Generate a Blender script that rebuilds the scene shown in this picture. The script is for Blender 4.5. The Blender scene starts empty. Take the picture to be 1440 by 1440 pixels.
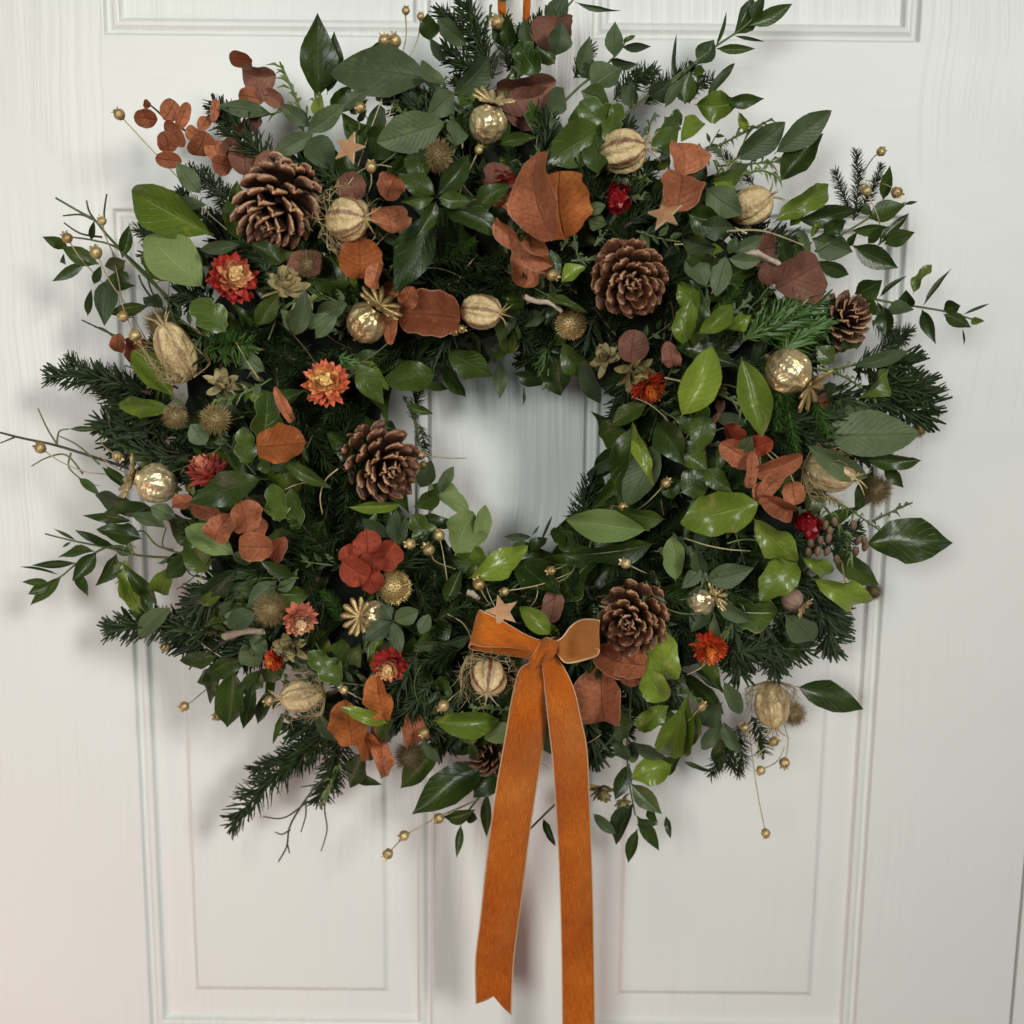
import bpy, math, random
from mathutils import Vector, Matrix, Quaternion
random.seed(11)
PI = math.pi
S = bpy.context.scene
COL = S.collection

# ------------------------------------------------------------ camera
FPX = 1600.0
PITCH = math.radians(9.4)
ROLL = math.radians(0.55)
DH = 0.779
CAMR = (Matrix.Rotation(PI/2-PITCH, 3, 'X') @ Matrix.Rotation(ROLL, 3, 'Z'))
CAMP = Vector((0, -DH, DH*math.tan(PITCH)))
cd = bpy.data.cameras.new('camera'); cam = bpy.data.objects.new('camera', cd); COL.objects.link(cam)
cam.matrix_world = Matrix.Translation(CAMP) @ CAMR.to_4x4()
cd.sensor_width = 36; cd.lens = 36*FPX/1440; cd.clip_start = .01; cd.clip_end = 50
cd.dof.use_dof = True; cd.dof.focus_distance = 0.685; cd.dof.aperture_fstop = 7.0
S.camera = cam
# ------------------------------------------------------------ light (indoor: soft window light)
W = bpy.data.worlds.new('World'); S.world = W; W.use_nodes = True
bg = W.node_tree.nodes['Background']; bg.inputs[0].default_value = (.90, .90, .88, 1); bg.inputs[1].default_value = .07
def area(name, loc, target, sx, sy, power, col, spread=180):
    l = bpy.data.lights.new(name, 'AREA'); l.shape = 'RECTANGLE'; l.size = sx; l.size_y = sy; l.energy = power; l.color = col; l.spread = math.radians(spread)
    o = bpy.data.objects.new(name, l); COL.objects.link(o); o.location = loc
    o.rotation_euler = (Vector(target)-Vector(loc)).to_track_quat('-Z', 'Y').to_euler()
    return o
area('window_light', (1.15, -2.0, .85), (-.36, 0, -.0), .4, .6, 5.6, (1, .975, .93), 70)
area('window_light', (-.50, -1.8, .40), (-.05, 0, 0),   .5, .5, 17.0, (.93, 1.0, .965))
area('room_light', (-.9, -.8, -.85), (-.25, 0, -.38), .7, .7, 4.6, (1, .60, .52))
S.view_settings.view_transform = 'Standard'; S.view_settings.look = 'None'
S.view_settings.exposure = -0.05; S.view_settings.gamma = 1

def P(px, py, d):
    """point that stands d metres in front of the door, seen at photo pixel px, py"""
    v = CAMR @ Vector(((px-720)/FPX, -(py-720)/FPX, -1))
    t = (-d-CAMP.y)/v.y
    return CAMP + v*t
def mpp(d): return (DH-d)/FPX*1.0     # metres per photo pixel at stand-off d

# ------------------------------------------------------------ object helpers
def link(name, data, parent=None, M=None, label=None, kind=None):
    o = bpy.data.objects.new(name, data); COL.objects.link(o)
    if parent is not None:
        o.parent = parent
        o.matrix_basis = WM[parent.name].inverted() @ M if M is not None else Matrix.Identity(4)
        WM[o.name] = M if M is not None else WM[parent.name].copy()
    else:
        if M is not None: o.matrix_basis = M
        WM[o.name] = M.copy() if M is not None else Matrix.Identity(4)
    if label: o['label'] = label
    if kind: o['kind'] = kind
    return o
WM = {}
class MB:
    def __init__(s): s.v = []; s.f = []; s.uv = []     # uv per vertex
    def add(s, vs, fs, uvs=None):
        n = len(s.v); s.v += [tuple(v) for v in vs]; s.f += [tuple(i+n for i in f) for f in fs]
        s.uv += list(uvs) if uvs else [(0, 0)]*len(vs)
    def mesh(s, name, mat, smooth=True):
        m = bpy.data.meshes.new(name); m.from_pydata(s.v, [], s.f)
        if smooth: m.polygons.foreach_set('use_smooth', [True]*len(m.polygons))
        l = m.uv_layers.new(name='UVMap'); idx = [0]*len(m.loops); m.loops.foreach_get('vertex_index', idx)
        flat = []
        for i in idx: flat += s.uv[i]
        l.data.foreach_set('uv', flat)
        if mat: m.materials.append(mat)
        m.update(); return m
    def tube(s, pts, r0, r1, n=5, uv=(0, 0)):
        pts = [Vector(p) for p in pts]; k = len(pts); vs = []; fs = []
        up = Vector((.13, -.9, .37))
        for i, p in enumerate(pts):
            t = (pts[min(i+1, k-1)]-pts[max(i-1, 0)]).normalized()
            a = t.cross(up)
            if a.length < 1e-4: a = t.cross(Vector((1, 0, 0)))
            a.normalize(); b = t.cross(a); r = r0+(r1-r0)*i/(k-1)
            vs += [p+(a*math.cos(2*PI*j/n)+b*math.sin(2*PI*j/n))*r for j in range(n)]
        for i in range(k-1):
            for j in range(n):
                fs.append((i*n+j, i*n+(j+1) % n, (i+1)*n+(j+1) % n, (i+1)*n+j))
        fs.append(tuple(range(n))); fs.append(tuple(range((k-1)*n, k*n))[::-1])
        s.add(vs, fs, [uv]*len(vs))
def smooth_pts(pts, sub=5):
    pts = [Vector(p) for p in pts]
    if len(pts) < 3: return [pts[0].lerp(pts[-1], i/sub) for i in range(sub+1)]
    out = []
    for i in range(len(pts)-1):
        p0 = pts[max(i-1, 0)]; p1 = pts[i]; p2 = pts[i+1]; p3 = pts[min(i+2, len(pts)-1)]
        for k in range(sub):
            t = k/sub
            out.append(.5*((2*p1)+(p2-p0)*t+(2*p0-5*p1+4*p2-p3)*t*t+(3*p1-p0-3*p2+p3)*t**3))
    out.append(pts[-1]); return out

# ------------------------------------------------------------ materials
def newmat(name):
    m = bpy.data.materials.new(name); m.use_nodes = True; nt = m.node_tree
    return m, nt, nt.nodes['Principled BSDF'], nt.nodes['Material Output']
def nd(nt, t, **k):
    n = nt.nodes.new(t)
    for a, b in k.items(): setattr(n, a, b)
    return n
def mth(nt, op, a, b=None, c=None, clamp=False):
    n = nd(nt, 'ShaderNodeMath', operation=op, use_clamp=clamp)
    for i, x in enumerate((a, b, c)):
        if x is None: continue
        if isinstance(x, (int, float)): n.inputs[i].default_value = x
        else: nt.links.new(x, n.inputs[i])
    return n.outputs[0]
def mix(nt, fac, a, b, blend='MIX'):
    n = nd(nt, 'ShaderNodeMix', data_type='RGBA', blend_type=blend)
    for i, x in ((0, fac), (6, a), (7, b)):
        if isinstance(x, (int, float)): n.inputs[i].default_value = x
        elif isinstance(x, tuple): n.inputs[i].default_value = (*x, 1) if len(x) == 3 else x
        else: nt.links.new(x, n.inputs[i])
    return n.outputs[2]
def noise(nt, vec, scale, detail=3, rough=.55):
    n = nd(nt, 'ShaderNodeTexNoise'); n.inputs['Scale'].default_value = scale; n.inputs['Detail'].default_value = detail
    n.inputs['Roughness'].default_value = rough
    if vec is not None: nt.links.new(vec, n.inputs['Vector'])
    return n.outputs['Fac']
def ramp(nt, fac, stops):
    n = nd(nt, 'ShaderNodeValToRGB'); e = n.color_ramp.elements
    while len(e) < len(stops): e.new(.5)
    for i, (p, c) in enumerate(stops): e[i].position = p; e[i].color = (*c, 1)
    nt.links.new(fac, n.inputs[0]); return n.outputs[0]
def bump(nt, bs, h, dist, strength=1):
    b = nd(nt, 'ShaderNodeBump'); b.inputs['Distance'].default_value = dist; b.inputs['Strength'].default_value = strength
    nt.links.new(h, b.inputs['Height']); nt.links.new(b.outputs[0], bs.inputs['Normal'])
def worldpos(nt): return nd(nt, 'ShaderNodeNewGeometry').outputs['Position']

def leaf_mat(name, c1, c2, vein, back, rough=.38, trans=.12, veinamt=.5, spots=0.25, side=9, coat=0.0, rim=None):
    m, nt, bs, out = newmat(name)
    uv = nd(nt, 'ShaderNodeUVMap').outputs[0]; sp = nd(nt, 'ShaderNodeSeparateXYZ'); nt.links.new(uv, sp.inputs[0])
    u, v = sp.outputs[0], sp.outputs[1]
    av = mth(nt, 'ABSOLUTE', mth(nt, 'SUBTRACT', v, .5))
    mid = mth(nt, 'SUBTRACT', 1, mth(nt, 'MULTIPLY', av, 32), clamp=True)
    ph = mth(nt, 'FRACT', mth(nt, 'MULTIPLY', mth(nt, 'SUBTRACT', u, mth(nt, 'MULTIPLY', av, .55)), side))
    sv = mth(nt, 'SUBTRACT', 1, mth(nt, 'MULTIPLY', mth(nt, 'ABSOLUTE', mth(nt, 'SUBTRACT', ph, .5)), 14), clamp=True)
    sv = mth(nt, 'MULTIPLY', sv, .38)
    vv = mth(nt, 'MAXIMUM', mid, sv)
    rnd = nd(nt, 'ShaderNodeObjectInfo').outputs['Random']
    pos = worldpos(nt)
    n1 = noise(nt, pos, 38, 4, .6); n2 = noise(nt, pos, 420, 4, .7)
    f = mth(nt, 'ADD', mth(nt, 'MULTIPLY', rnd, .85), mth(nt, 'MULTIPLY', mth(nt, 'SUBTRACT', n1, .4), 1.2), clamp=True)
    col = mix(nt, f, c1, c2)
    col = mix(nt, mth(nt, 'MULTIPLY', mth(nt, 'SUBTRACT', n2, .45, clamp=True), spots*4, clamp=True), col, tuple(x*.62 for x in c1))
    # yellowish / brown ageing patches and nibbled specks
    n3 = noise(nt, pos, 95, 2, .5)
    col = mix(nt, mth(nt, 'MULTIPLY', mth(nt, 'SUBTRACT', n3, .63, clamp=True), 2.4, clamp=True), col, tuple(min(1, x*y+z) for x, y, z in zip(c2, (1.7, 1.35, .9), (.03, .015, .0))))
    col = mix(nt, mth(nt, 'MULTIPLY', vv, veinamt), col, vein)
    if rim:
        col = mix(nt, mth(nt, 'MULTIPLY', mth(nt, 'SUBTRACT', av, .465, clamp=True), 22, clamp=True), col, rim)
    bf = nd(nt, 'ShaderNodeNewGeometry').outputs['Backfacing']
    col = mix(nt, bf, col, mix(nt, mth(nt, 'MULTIPLY', vv, veinamt), back, vein))
    nt.links.new(col, bs.inputs['Base Color'])
    r = mth(nt, 'ADD', rough-.06, mth(nt, 'MULTIPLY', n2, .22)); r = mth(nt, 'ADD', r, mth(nt, 'MULTIPLY', bf, .2))
    nt.links.new(r, bs.inputs['Roughness'])
    h = mth(nt, 'SUBTRACT', mth(nt, 'MULTIPLY', n2, .35), vv)
    h = mth(nt, 'ADD', h, mth(nt, 'MULTIPLY', n1, 2.2))
    bump(nt, bs, h, .0007, .8)
    bs.inputs['Specular IOR Level'].default_value = .36 if rough < .48 else .16
    bs.inputs['Coat Weight'].default_value = coat*.7; bs.inputs['Coat Roughness'].default_value = .18
    tr = nd(nt, 'ShaderNodeBsdfTranslucent'); nt.links.new(col, tr.inputs[0])
    ms = nd(nt, 'ShaderNodeMixShader'); ms.inputs[0].default_value = trans
    nt.links.new(bs.outputs[0], ms.inputs[1]); nt.links.new(tr.outputs[0], ms.inputs[2]); nt.links.new(ms.outputs[0], out.inputs[0])
    return m
M = {}
M['L'] = leaf_mat('bright_laurel', (.060, .100, .009), (.20, .265, .030), (.30, .38, .10), (.16, .22, .06), .27, .13, .55, coat=.25)
M['D'] = leaf_mat('dark_laurel', (.010, .023, .004), (.060, .095, .013), (.13, .19, .06), (.09, .12, .04), .30, .07, .5, coat=.15)
M['G'] = leaf_mat('grey_green_eucalyptus', (.028, .046, .017), (.098, .135, .055), (.17, .22, .11), (.10, .14, .07), .46, .07, .38, .3, 12)
M['B'] = leaf_mat('pale_green_underside', (0.117, 0.171, 0.045), (0.198, 0.261, 0.09), (.38, .44, .20), (.16, .22, .06), .50, .15, .6, .2, 8)
M['I'] = leaf_mat('ivy_green', (.022, .048, .006), (.070, .110, .014), (.22, .30, .12), (.12, .17, .07), .30, .10, .5, .2, 5, .2, (.28, .34, .14))
M['C'] = leaf_mat('copper_leaf', (.16, .044, .018), (.48, .170, .080), (.14, .05, .03), (.42, .19, .12), .5, .12, .30, .6, 6, 0, (.50, .24, .14))
M['O'] = leaf_mat('orange_leaf', (.24, .066, .018), (.52, .165, .045), (.28, .06, .02), (.50, .17, .06), .52, .20, .4, .5, 8)
M['K'] = leaf_mat('brown_pink_leaf', (.11, .045, .030), (.26, .115, .078), (.16, .06, .04), (.30, .14, .10), .50, .10, .35, .5, 8)
M['R'] = leaf_mat('brick_red_leaf', (.19, .028, .014), (.36, .065, .03), (.14, .03, .02), (.35, .09, .05), .62, .12, .5, .6, 14)
def simple(name, c1, c2, rough=.6, metal=0, sc=300, bd=.0004, spec=.5, sheen=0, det=4):
    m, nt, bs, out = newmat(name); pos = worldpos(nt)
    n = noise(nt, pos, sc, det, .65); rnd = nd(nt, 'ShaderNodeObjectInfo').outputs['Random']
    nt.links.new(mix(nt, mth(nt, 'ADD', mth(nt, 'MULTIPLY', mth(nt, 'SUBTRACT', n, .25), 1.3), mth(nt, 'MULTIPLY', mth(nt, 'SUBTRACT', rnd, .5), .5), clamp=True), c1, c2), bs.inputs['Base Color'])
    bs.inputs['Roughness'].default_value = rough; bs.inputs['Metallic'].default_value = metal
    bs.inputs['Specular IOR Level'].default_value = spec; bs.inputs['Sheen Weight'].default_value = sheen
    bump(nt, bs, n, bd); return m
M['needle'] = simple('fir_needle', (.009, .018, .005), (.034, .058, .014), .5, sc=180, spec=.22)
M['needle_bright'] = simple('fresh_fir_needle', (.030, .075, .010), (.085, .17, .030), .42, sc=180)
M['twig'] = simple('green_twig', (.07, .10, .03), (.15, .17, .06), .6)
M['darktwig'] = simple('dark_twig', (.030, .035, .015), (.07, .075, .03), .6)
M['brown'] = simple('brown_twig', (.06, .035, .02), (.14, .08, .045), .75)
M['gold'] = simple('gold_leafing', (.55, .40, .17), (.98, .84, .56), .36, .70, 120, .0034, det=2.2)
M['goldseed'] = simple('gilded_seed', (.34, .23, .08), (.80, .62, .33), .38, .55, 500, .0006)
M['straw'] = simple('straw_thread', (.32, .23, .10), (.60, .47, .26), .5)
M['scab'] = simple('dry_seed_head', (.10, .068, .025), (.40, .29, .12), .6, .1, 500)
M['hop'] = simple('papery_bract', (.20, .155, .06), (.46, .38, .18), .55, 0, 120, .0008)
M['bark'] = simple('bark_star', (.28, .13, .055), (.55, .31, .16), .8, 0, 260, .0010)
M['starside'] = simple('pale_bark', (.55, .40, .25), (.75, .60, .42), .8)
M['drift'] = simple('pale_driftwood', (.26, .19, .13), (.60, .49, .38), .8)
M['shaded_moss'] = simple('shaded_moss', (.003, .005, .002), (.010, .014, .005), .95, 0, 90, .004)  # moss coloured almost black, deep shade between the leaves painted in
M['wire'] = simple('flax_stem', (.35, .28, .14), (.62, .54, .32), .5)
def cone_mat():
    m, nt, bs, out = newmat('cone_scale')
    uv = nd(nt, 'ShaderNodeUVMap').outputs[0]; sp = nd(nt, 'ShaderNodeSeparateXYZ'); nt.links.new(uv, sp.inputs[0])
    pos = worldpos(nt); n = noise(nt, pos, 260, 4, .7)
    u = mth(nt, 'ADD', sp.outputs[0], mth(nt, 'MULTIPLY', mth(nt, 'SUBTRACT', n, .5), .16))
    c = ramp(nt, u, [(0, (.008, .003, .002)), (.55, (.022, .008, .004)), (.78, (.060, .017, .006)), (.90, (.125, .038, .013)), (.97, (.25, .10, .040)), (1, (.56, .33, .18))])
    rnd = nd(nt, 'ShaderNodeObjectInfo').outputs['Random']
    c = mix(nt, mth(nt, 'MULTIPLY', rnd, .35), c, (.10, .045, .025))
    nt.links.new(c, bs.inputs['Base Color']); bs.inputs['Roughness'].default_value = .40
    bump(nt, bs, n, .0012); return m
M['cone'] = cone_mat()
def flower_mat(name, stops, dark):
    m, nt, bs, out = newmat(name)
    uv = nd(nt, 'ShaderNodeUVMap').outputs[0]; sp = nd(nt, 'ShaderNodeSeparateXYZ'); nt.links.new(uv, sp.inputs[0])
    pos = worldpos(nt); n = noise(nt, pos, 500, 3, .6)
    t = mth(nt, 'ADD', sp.outputs[1], mth(nt, 'MULTIPLY', mth(nt, 'SUBTRACT', n, .5), .25))
    c = ramp(nt, t, stops)
    c = mix(nt, mth(nt, 'MULTIPLY', mth(nt, 'SUBTRACT', .45, sp.outputs[0], clamp=True), 1.8, clamp=True), c, dark)
    nt.links.new(c, bs.inputs['Base Color']); bs.inputs['Roughness'].default_value = .33
    bump(nt, bs, n, .0005); return m
M['f_red'] = flower_mat('strawflower_red', [(0, (.60, .34, .12)), (.45, (.88, .62, .30)), (.60, (.70, .28, .13)), (.72, (.42, .04, .03)), (1, (.28, .012, .016))], (.22, .02, .012))
M['f_yel'] = flower_mat('strawflower_yellow', [(0, (.70, .42, .10)), (.4, (.90, .66, .26)), (.58, (.88, .46, .16)), (.75, (.66, .15, .07)), (1, (.42, .06, .04))], (.50, .12, .02))
M['f_pink'] = flower_mat('strawflower_pink', [(0, (.55, .35, .15)), (.4, (.55, .16, .10)), (.8, (.50, .08, .065)), (1, (.50, .09, .075))], (.35, .14, .06))
M['f_crim'] = flower_mat('strawflower_crimson', [(0, (.30, .008, .012)), (.6, (.26, .008, .014)), (1, (.22, .010, .014))], (.12, .004, .006))
M['f_or'] = flower_mat('strawflower_orange', [(0, (.70, .25, .05)), (.4, (.72, .16, .03)), (.8, (.45, .035, .015)), (1, (.34, .015, .012))], (.30, .04, .01))
M['f_cream'] = flower_mat('strawflower_cream', [(0, (.72, .50, .26)), (.4, (.75, .50, .28)), (.75, (.62, .20, .12)), (1, (.50, .08, .06))], (.50, .30, .14))
def pod_mat():
    m, nt, bs, out = newmat('striped_pod')
    uv = nd(nt, 'ShaderNodeUVMap').outputs[0]; sp = nd(nt, 'ShaderNodeSeparateXYZ'); nt.links.new(uv, sp.inputs[0])
    pos = worldpos(nt); n = noise(nt, pos, 160, 4, .6)
    st = mth(nt, 'ABSOLUTE', mth(nt, 'SUBTRACT', mth(nt, 'FRACT', mth(nt, 'MULTIPLY', sp.outputs[0], 6)), .5))
    st = mth(nt, 'ADD', st, mth(nt, 'MULTIPLY', mth(nt, 'SUBTRACT', n, .5), .35))
    f = mth(nt, 'MULTIPLY', mth(nt, 'SUBTRACT', .185, st), 8, clamp=True)
    rnd = nd(nt, 'ShaderNodeObjectInfo').outputs['Random']
    base = mix(nt, n, (.38, .24, .085), (.80, .64, .36))
    c = mix(nt, mth(nt, 'MULTIPLY', f, mth(nt, 'ADD', .35, mth(nt, 'MULTIPLY', rnd, .6))), base, (.13, .03, .02))
    nt.links.new(c, bs.inputs['Base Color']); bs.inputs['Roughness'].default_value = .4
    bump(nt, bs, n, .0034); return m
M['pod'] = pod_mat()
def velvet(rev=False):
    m, nt, bs, out = newmat('velvet_reverse' if rev else 'orange_velvet')
    uv = nd(nt, 'ShaderNodeUVMap').outputs[0]; sp = nd(nt, 'ShaderNodeSeparateXYZ'); nt.links.new(uv, sp.inputs[0])
    pos = worldpos(nt)
    mp = nd(nt, 'ShaderNodeMapping'); nt.links.new(uv, mp.inputs[0]); mp.inputs['Scale'].default_value = (14, 1.1, 1)
    n = noise(nt, mp.outputs[0], 3, 4, .6); n1 = noise(nt, pos, 22, 2, .5); n2 = noise(nt, pos, 1100, 4, .8)
    # light and dark sheen of the brushed pile, painted in as colour streaks
    f = mth(nt, 'ADD', mth(nt, 'MULTIPLY', n, .55), mth(nt, 'ADD', mth(nt, 'MULTIPLY', n1, .45), mth(nt, 'MULTIPLY', mth(nt, 'SUBTRACT', n2, .5), .55)))
    c = ramp(nt, f, [(.30, (.26, .042, .003)), (.5, (.47, .105, .006)), (.70, (.70, .22, .025))] if not rev else [(.3, (.30, .095, .018)), (.7, (.54, .21, .055))])
    av = mth(nt, 'ABSOLUTE', mth(nt, 'SUBTRACT', sp.outputs[0], .5))
    ed = mth(nt, 'MULTIPLY', mth(nt, 'SUBTRACT', av, .460, clamp=True), 60, clamp=True)
    c = mix(nt, ed, c, (.88, .56, .34))
    bf = nd(nt, 'ShaderNodeNewGeometry').outputs['Backfacing']
    c = mix(nt, bf, c, (.60, .27, .09))
    nt.links.new(c, bs.inputs['Base Color']); bs.inputs['Roughness'].default_value = .8
    bs.inputs['Specular IOR Level'].default_value = .2
    bs.inputs['Sheen Weight'].default_value = .5; bs.inputs['Sheen Roughness'].default_value = .28; bs.inputs['Sheen Tint'].default_value = (1, .50, .18, 1)
    bump(nt, bs, n2, .0008); return m
M['velvet'] = velvet(); M['reverse'] = velvet(True)
def paint(name, horizontal=False, ridged=1.0):
    m, nt, bs, out = newmat(name)
    pos = worldpos(nt)
    mp = nd(nt, 'ShaderNodeMapping'); nt.links.new(pos, mp.inputs[0])
    mp.inputs['Scale'].default_value = (2.2, 1, 95) if horizontal else (95, 1, 2.2)
    wob = noise(nt, pos, 5, 2, .5)
    ad = nd(nt, 'ShaderNodeVectorMath', operation='ADD'); nt.links.new(mp.outputs[0], ad.inputs[0])
    cb = nd(nt, 'ShaderNodeCombineXYZ'); w2 = mth(nt, 'MULTIPLY', wob, 3.0); nt.links.new(w2, cb.inputs[2 if horizontal else 0]); nt.links.new(cb.outputs[0], ad.inputs[1])
    g = noise(nt, ad.outputs[0], 1.0, 2, .5)
    g2 = noise(nt, ad.outputs[0], 3.2, 3, .6)
    patch = noise(nt, pos, 7, 2, .5)
    patch = mth(nt, 'ADD', .12, mth(nt, 'MULTIPLY', mth(nt, 'SUBTRACT', patch, .38, clamp=True), 4, clamp=True))
    h = mth(nt, 'MULTIPLY', mth(nt, 'ADD', g, mth(nt, 'MULTIPLY', g2, .4)), patch)
    fine = noise(nt, pos, 900, 2, .5)
    h = mth(nt, 'ADD', h, mth(nt, 'MULTIPLY', fine, .03))
    bump(nt, bs, h, .0011*ridged)
    big = noise(nt, pos, 4, 3, .5)
    nt.links.new(mix(nt, big, (.70, .705, .675), (.75, .752, .72)), bs.inputs['Base Color'])
    bs.inputs['Roughness'].default_value = .42; bs.inputs['Specular IOR Level'].default_value = .4
    return m
M['door'] = paint('white_door_paint', False, 1.5); M['stile'] = paint('white_door_paint_grained', False, 2.6); M['doorh'] = paint('white_door_paint_rail', True, .5)

# ------------------------------------------------------------ the door
cx_l = P(176, 720, 0).x; cx_r = P(1252, 720, 0).x; st_l = P(608, 660, 0).x; st_r = P(819, 660, 0).x
z_top_panel = P(720, 55, 0).z; z_mid_top = P(720, 297, 0).z; z_bot = P(720, 1398, 0).z-.036
dr_r = P(1419, 1440, 0).x; dr_l = cx_l-(dr_r-cx_r)
door = link('door', None, M=Matrix.Translation((0, 0, z_bot-.3)))
door['label'] = 'white painted panelled door with moulded panels and embossed wood grain behind the wreath'; door['category'] = 'door'
ZT = z_top_panel+.34; ZB = z_bot-.3
def plank(name, x0, x1, z0, z1, mat):
    b = MB(); th = .035
    vs = [(x0, 0, z0), (x1, 0, z0), (x1, 0, z1), (x0, 0, z1), (x0, th, z0), (x1, th, z0), (x1, th, z1), (x0, th, z1)]
    b.add(vs, [(0, 1, 2, 3), (5, 4, 7, 6), (4, 0, 3, 7), (1, 5, 6, 2), (3, 2, 6, 7), (4, 5, 1, 0)])
    return link(name, b.mesh(name, mat, False), door, Matrix.Identity(4))
plank('stile', dr_l, cx_l, ZB, ZT+.12, M['door']); plank('stile', cx_r, dr_r, ZB, ZT+.12, M['door']); plank('stile', st_l, st_r, z_bot, ZT, M['stile'])
for a, b_ in ((cx_l, st_l), (st_r, cx_r)): plank('rail', a, b_, z_mid_top, z_top_panel, M['doorh'])
plank('rail', cx_l, cx_r, ZT, ZT+.12, M['doorh']); plank('rail', cx_l, cx_r, ZB, z_bot, M['doorh'])
PROF = [(0, 0), (.0008, .0006), (.0022, .0048), (.0034, .0058), (.0046, .0052), (.0070, .0026), (.0090, .0022), (.0102, .0030), (.0112, .0062), (.0124, .0078), (.0145, .0080), (.0330, .0080), (.0345, .0074), (.0375, .0042), (.0390, .0038)]
def panel(x0, x1, z0, z1):
    b = MB(); vs = []; fs = []
    for o, d in [(p, q*.8) for p, q in PROF]: vs += [(x0+o, d, z0+o), (x1-o, d, z0+o), (x1-o, d, z1-o), (x0+o, d, z1-o)]
    for i in range(len(PROF)-1):
        for j in range(4): fs.append((i*4+j, i*4+(j+1) % 4, (i+1)*4+(j+1) % 4, (i+1)*4+j))
    k = (len(PROF)-1)*4; fs.append((k, k+1, k+2, k+3))
    b.add(vs, fs); m = b.mesh('panel', M['door'], False)
    return link('panel', m, door, Matrix.Identity(4))
for a, b_ in ((cx_l, st_l), (st_r, cx_r)):
    panel(a, b_, z_bot, z_mid_top); panel(a, b_, z_top_panel, ZT)
# frame beside the door
fr = MB()
def fbox(x0, x1, y0, y1, z0, z1):
    fr.add([(x0, y0, z0), (x1, y0, z0), (x1, y0, z1), (x0, y0, z1), (x0, y1, z0), (x1, y1, z0), (x1, y1, z1), (x0, y1, z1)],
           [(0, 1, 2, 3), (5, 4, 7, 6), (4, 0, 3, 7), (1, 5, 6, 2), (3, 2, 6, 7), (4, 5, 1, 0)])
fbox(dr_r+.002, dr_r+.09, -.001, .05, ZB, ZT+.13); fbox(dr_l-.09, dr_l-.003, -.001, .05, ZB, ZT+.13)
f = link('door_frame', fr.mesh('door_frame', M['door'], False)); f['kind'] = 'structure'
wl = MB(); wl.add([(-1.6, .052, -1.2), (1.6, .052, -1.2), (1.6, .052, 1.2), (-1.6, .052, 1.2)], [(0, 1, 2, 3)])
f = link('wall', wl.mesh('wall', simple('wall_paint', (.62, .61, .57), (.68, .67, .63), .8, sc=40), False)); f['kind'] = 'structure'

# ------------------------------------------------------------ wreath root
CX, CY = 700, 632
OUT = [(0, 560), (45, 520), (70, 530), (90, 555), (120, 545), (150, 540), (180, 540), (215, 530), (240, 480), (270, 440), (300, 480), (330, 550), (360, 560)]
def outline(a):
    a %= 360
    for (a0, r0), (a1, r1) in zip(OUT, OUT[1:]):
        if a0 <= a <= a1: return r0+(r1-r0)*(a-a0)/(a1-a0)
def surf(px, py):
    dx, dy = px-CX, -(py-CY); r = math.hypot(dx, dy); ro = outline(math.degrees(math.atan2(dy, dx)))
    t = (r-125)/(ro-125)
    if t <= 0: return .042
    if t >= 1: return .050
    return .045+.078*math.sin(PI*t)**.65
wreath = link('wreath', None, M=Matrix.Translation(P(CX, CY, 0)))
wreath['label'] = 'winter wreath of evergreen leaves, cones and dried flowers with an orange velvet bow'; wreath['category'] = 'wreath'

def frame(base, tip, roll=0, face=None):
    x = (tip-base); L = x.length; x.normalize()
    z = (CAMP-base) if face is None else face
    z = (z-x*z.dot(x)); z.normalize()
    z = Quaternion(x, roll) @ z
    y = z.cross(x)
    m = Matrix((x, y, z)).transposed().to_4x4(); m.translation = base
    return m, L
# ------------------------------------------------------------ leaves
def leaf_mesh(name, mat, shape, nu=12, nv=6, fold=.12, curl=.1, wave=.03, seed=0, thick=0):
    rnd = random.Random(seed); b = MB(); vs = []; uvs = []; fs = []
    ph = rnd.uniform(0, 6); tw = rnd.uniform(-.3, .3); bend = rnd.uniform(-.06, .06)
    for i in range(nu+1):
        u = .5*i/nu+.25*(1-math.cos(PI*i/nu)); w = shape(u)
        for j in range(nv+1):
            v = j/nv; s = (v-.5)*2
            edge = 1+.05*math.sin(u*23+ph+s)*abs(s)*(wave*12)
            y = s*.5*w*edge
            zz = abs(s)*w*fold - curl*(u-.35)**2*1.6+curl*.2 + wave*math.sin(u*9+ph+(2 if s > 0 else 0))*abs(s)**1.5*w*2 + tw*y*(u-.4)*.8
            vs.append((u, y+bend*4*u*(1-u), zz)); uvs.append((u, v))
    for i in range(nu):
        for j in range(nv): a = i*(nv+1)+j; fs.append((a, a+nv+1, a+nv+2, a+1))
    b.add(vs, fs, uvs); return b.mesh(name, mat)
def sh_laurel(u): return max(.035, math.sin(PI*max(0, (u-.06)/.94)**.93)**.78*(1 if u > .06 else 0)) if u < .995 else .01
def sh_point(u): return max(.03, (math.sin(PI*max(0, (u-.05)/.95)**.80)**1.05)) if u < .995 else .008
def sh_round(u): return max(.05, math.sqrt(max(0, 1-(2*(u-.03)/.97-1)**2))**.9) if .03 < u < .999 else .04
def sh_heart(u): return max(.06, (math.sqrt(max(0, 1-(2*u-1)**2))**.75)*(1-.12*math.exp(-((u-.98)/.05)**2)))
def sh_ivy(u):
    b_ = sh_round(u); return max(.03, b_*(.68+.40*abs(math.cos(u*PI*2.3+.5)))*(1-.35*u))
LM = {}
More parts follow.
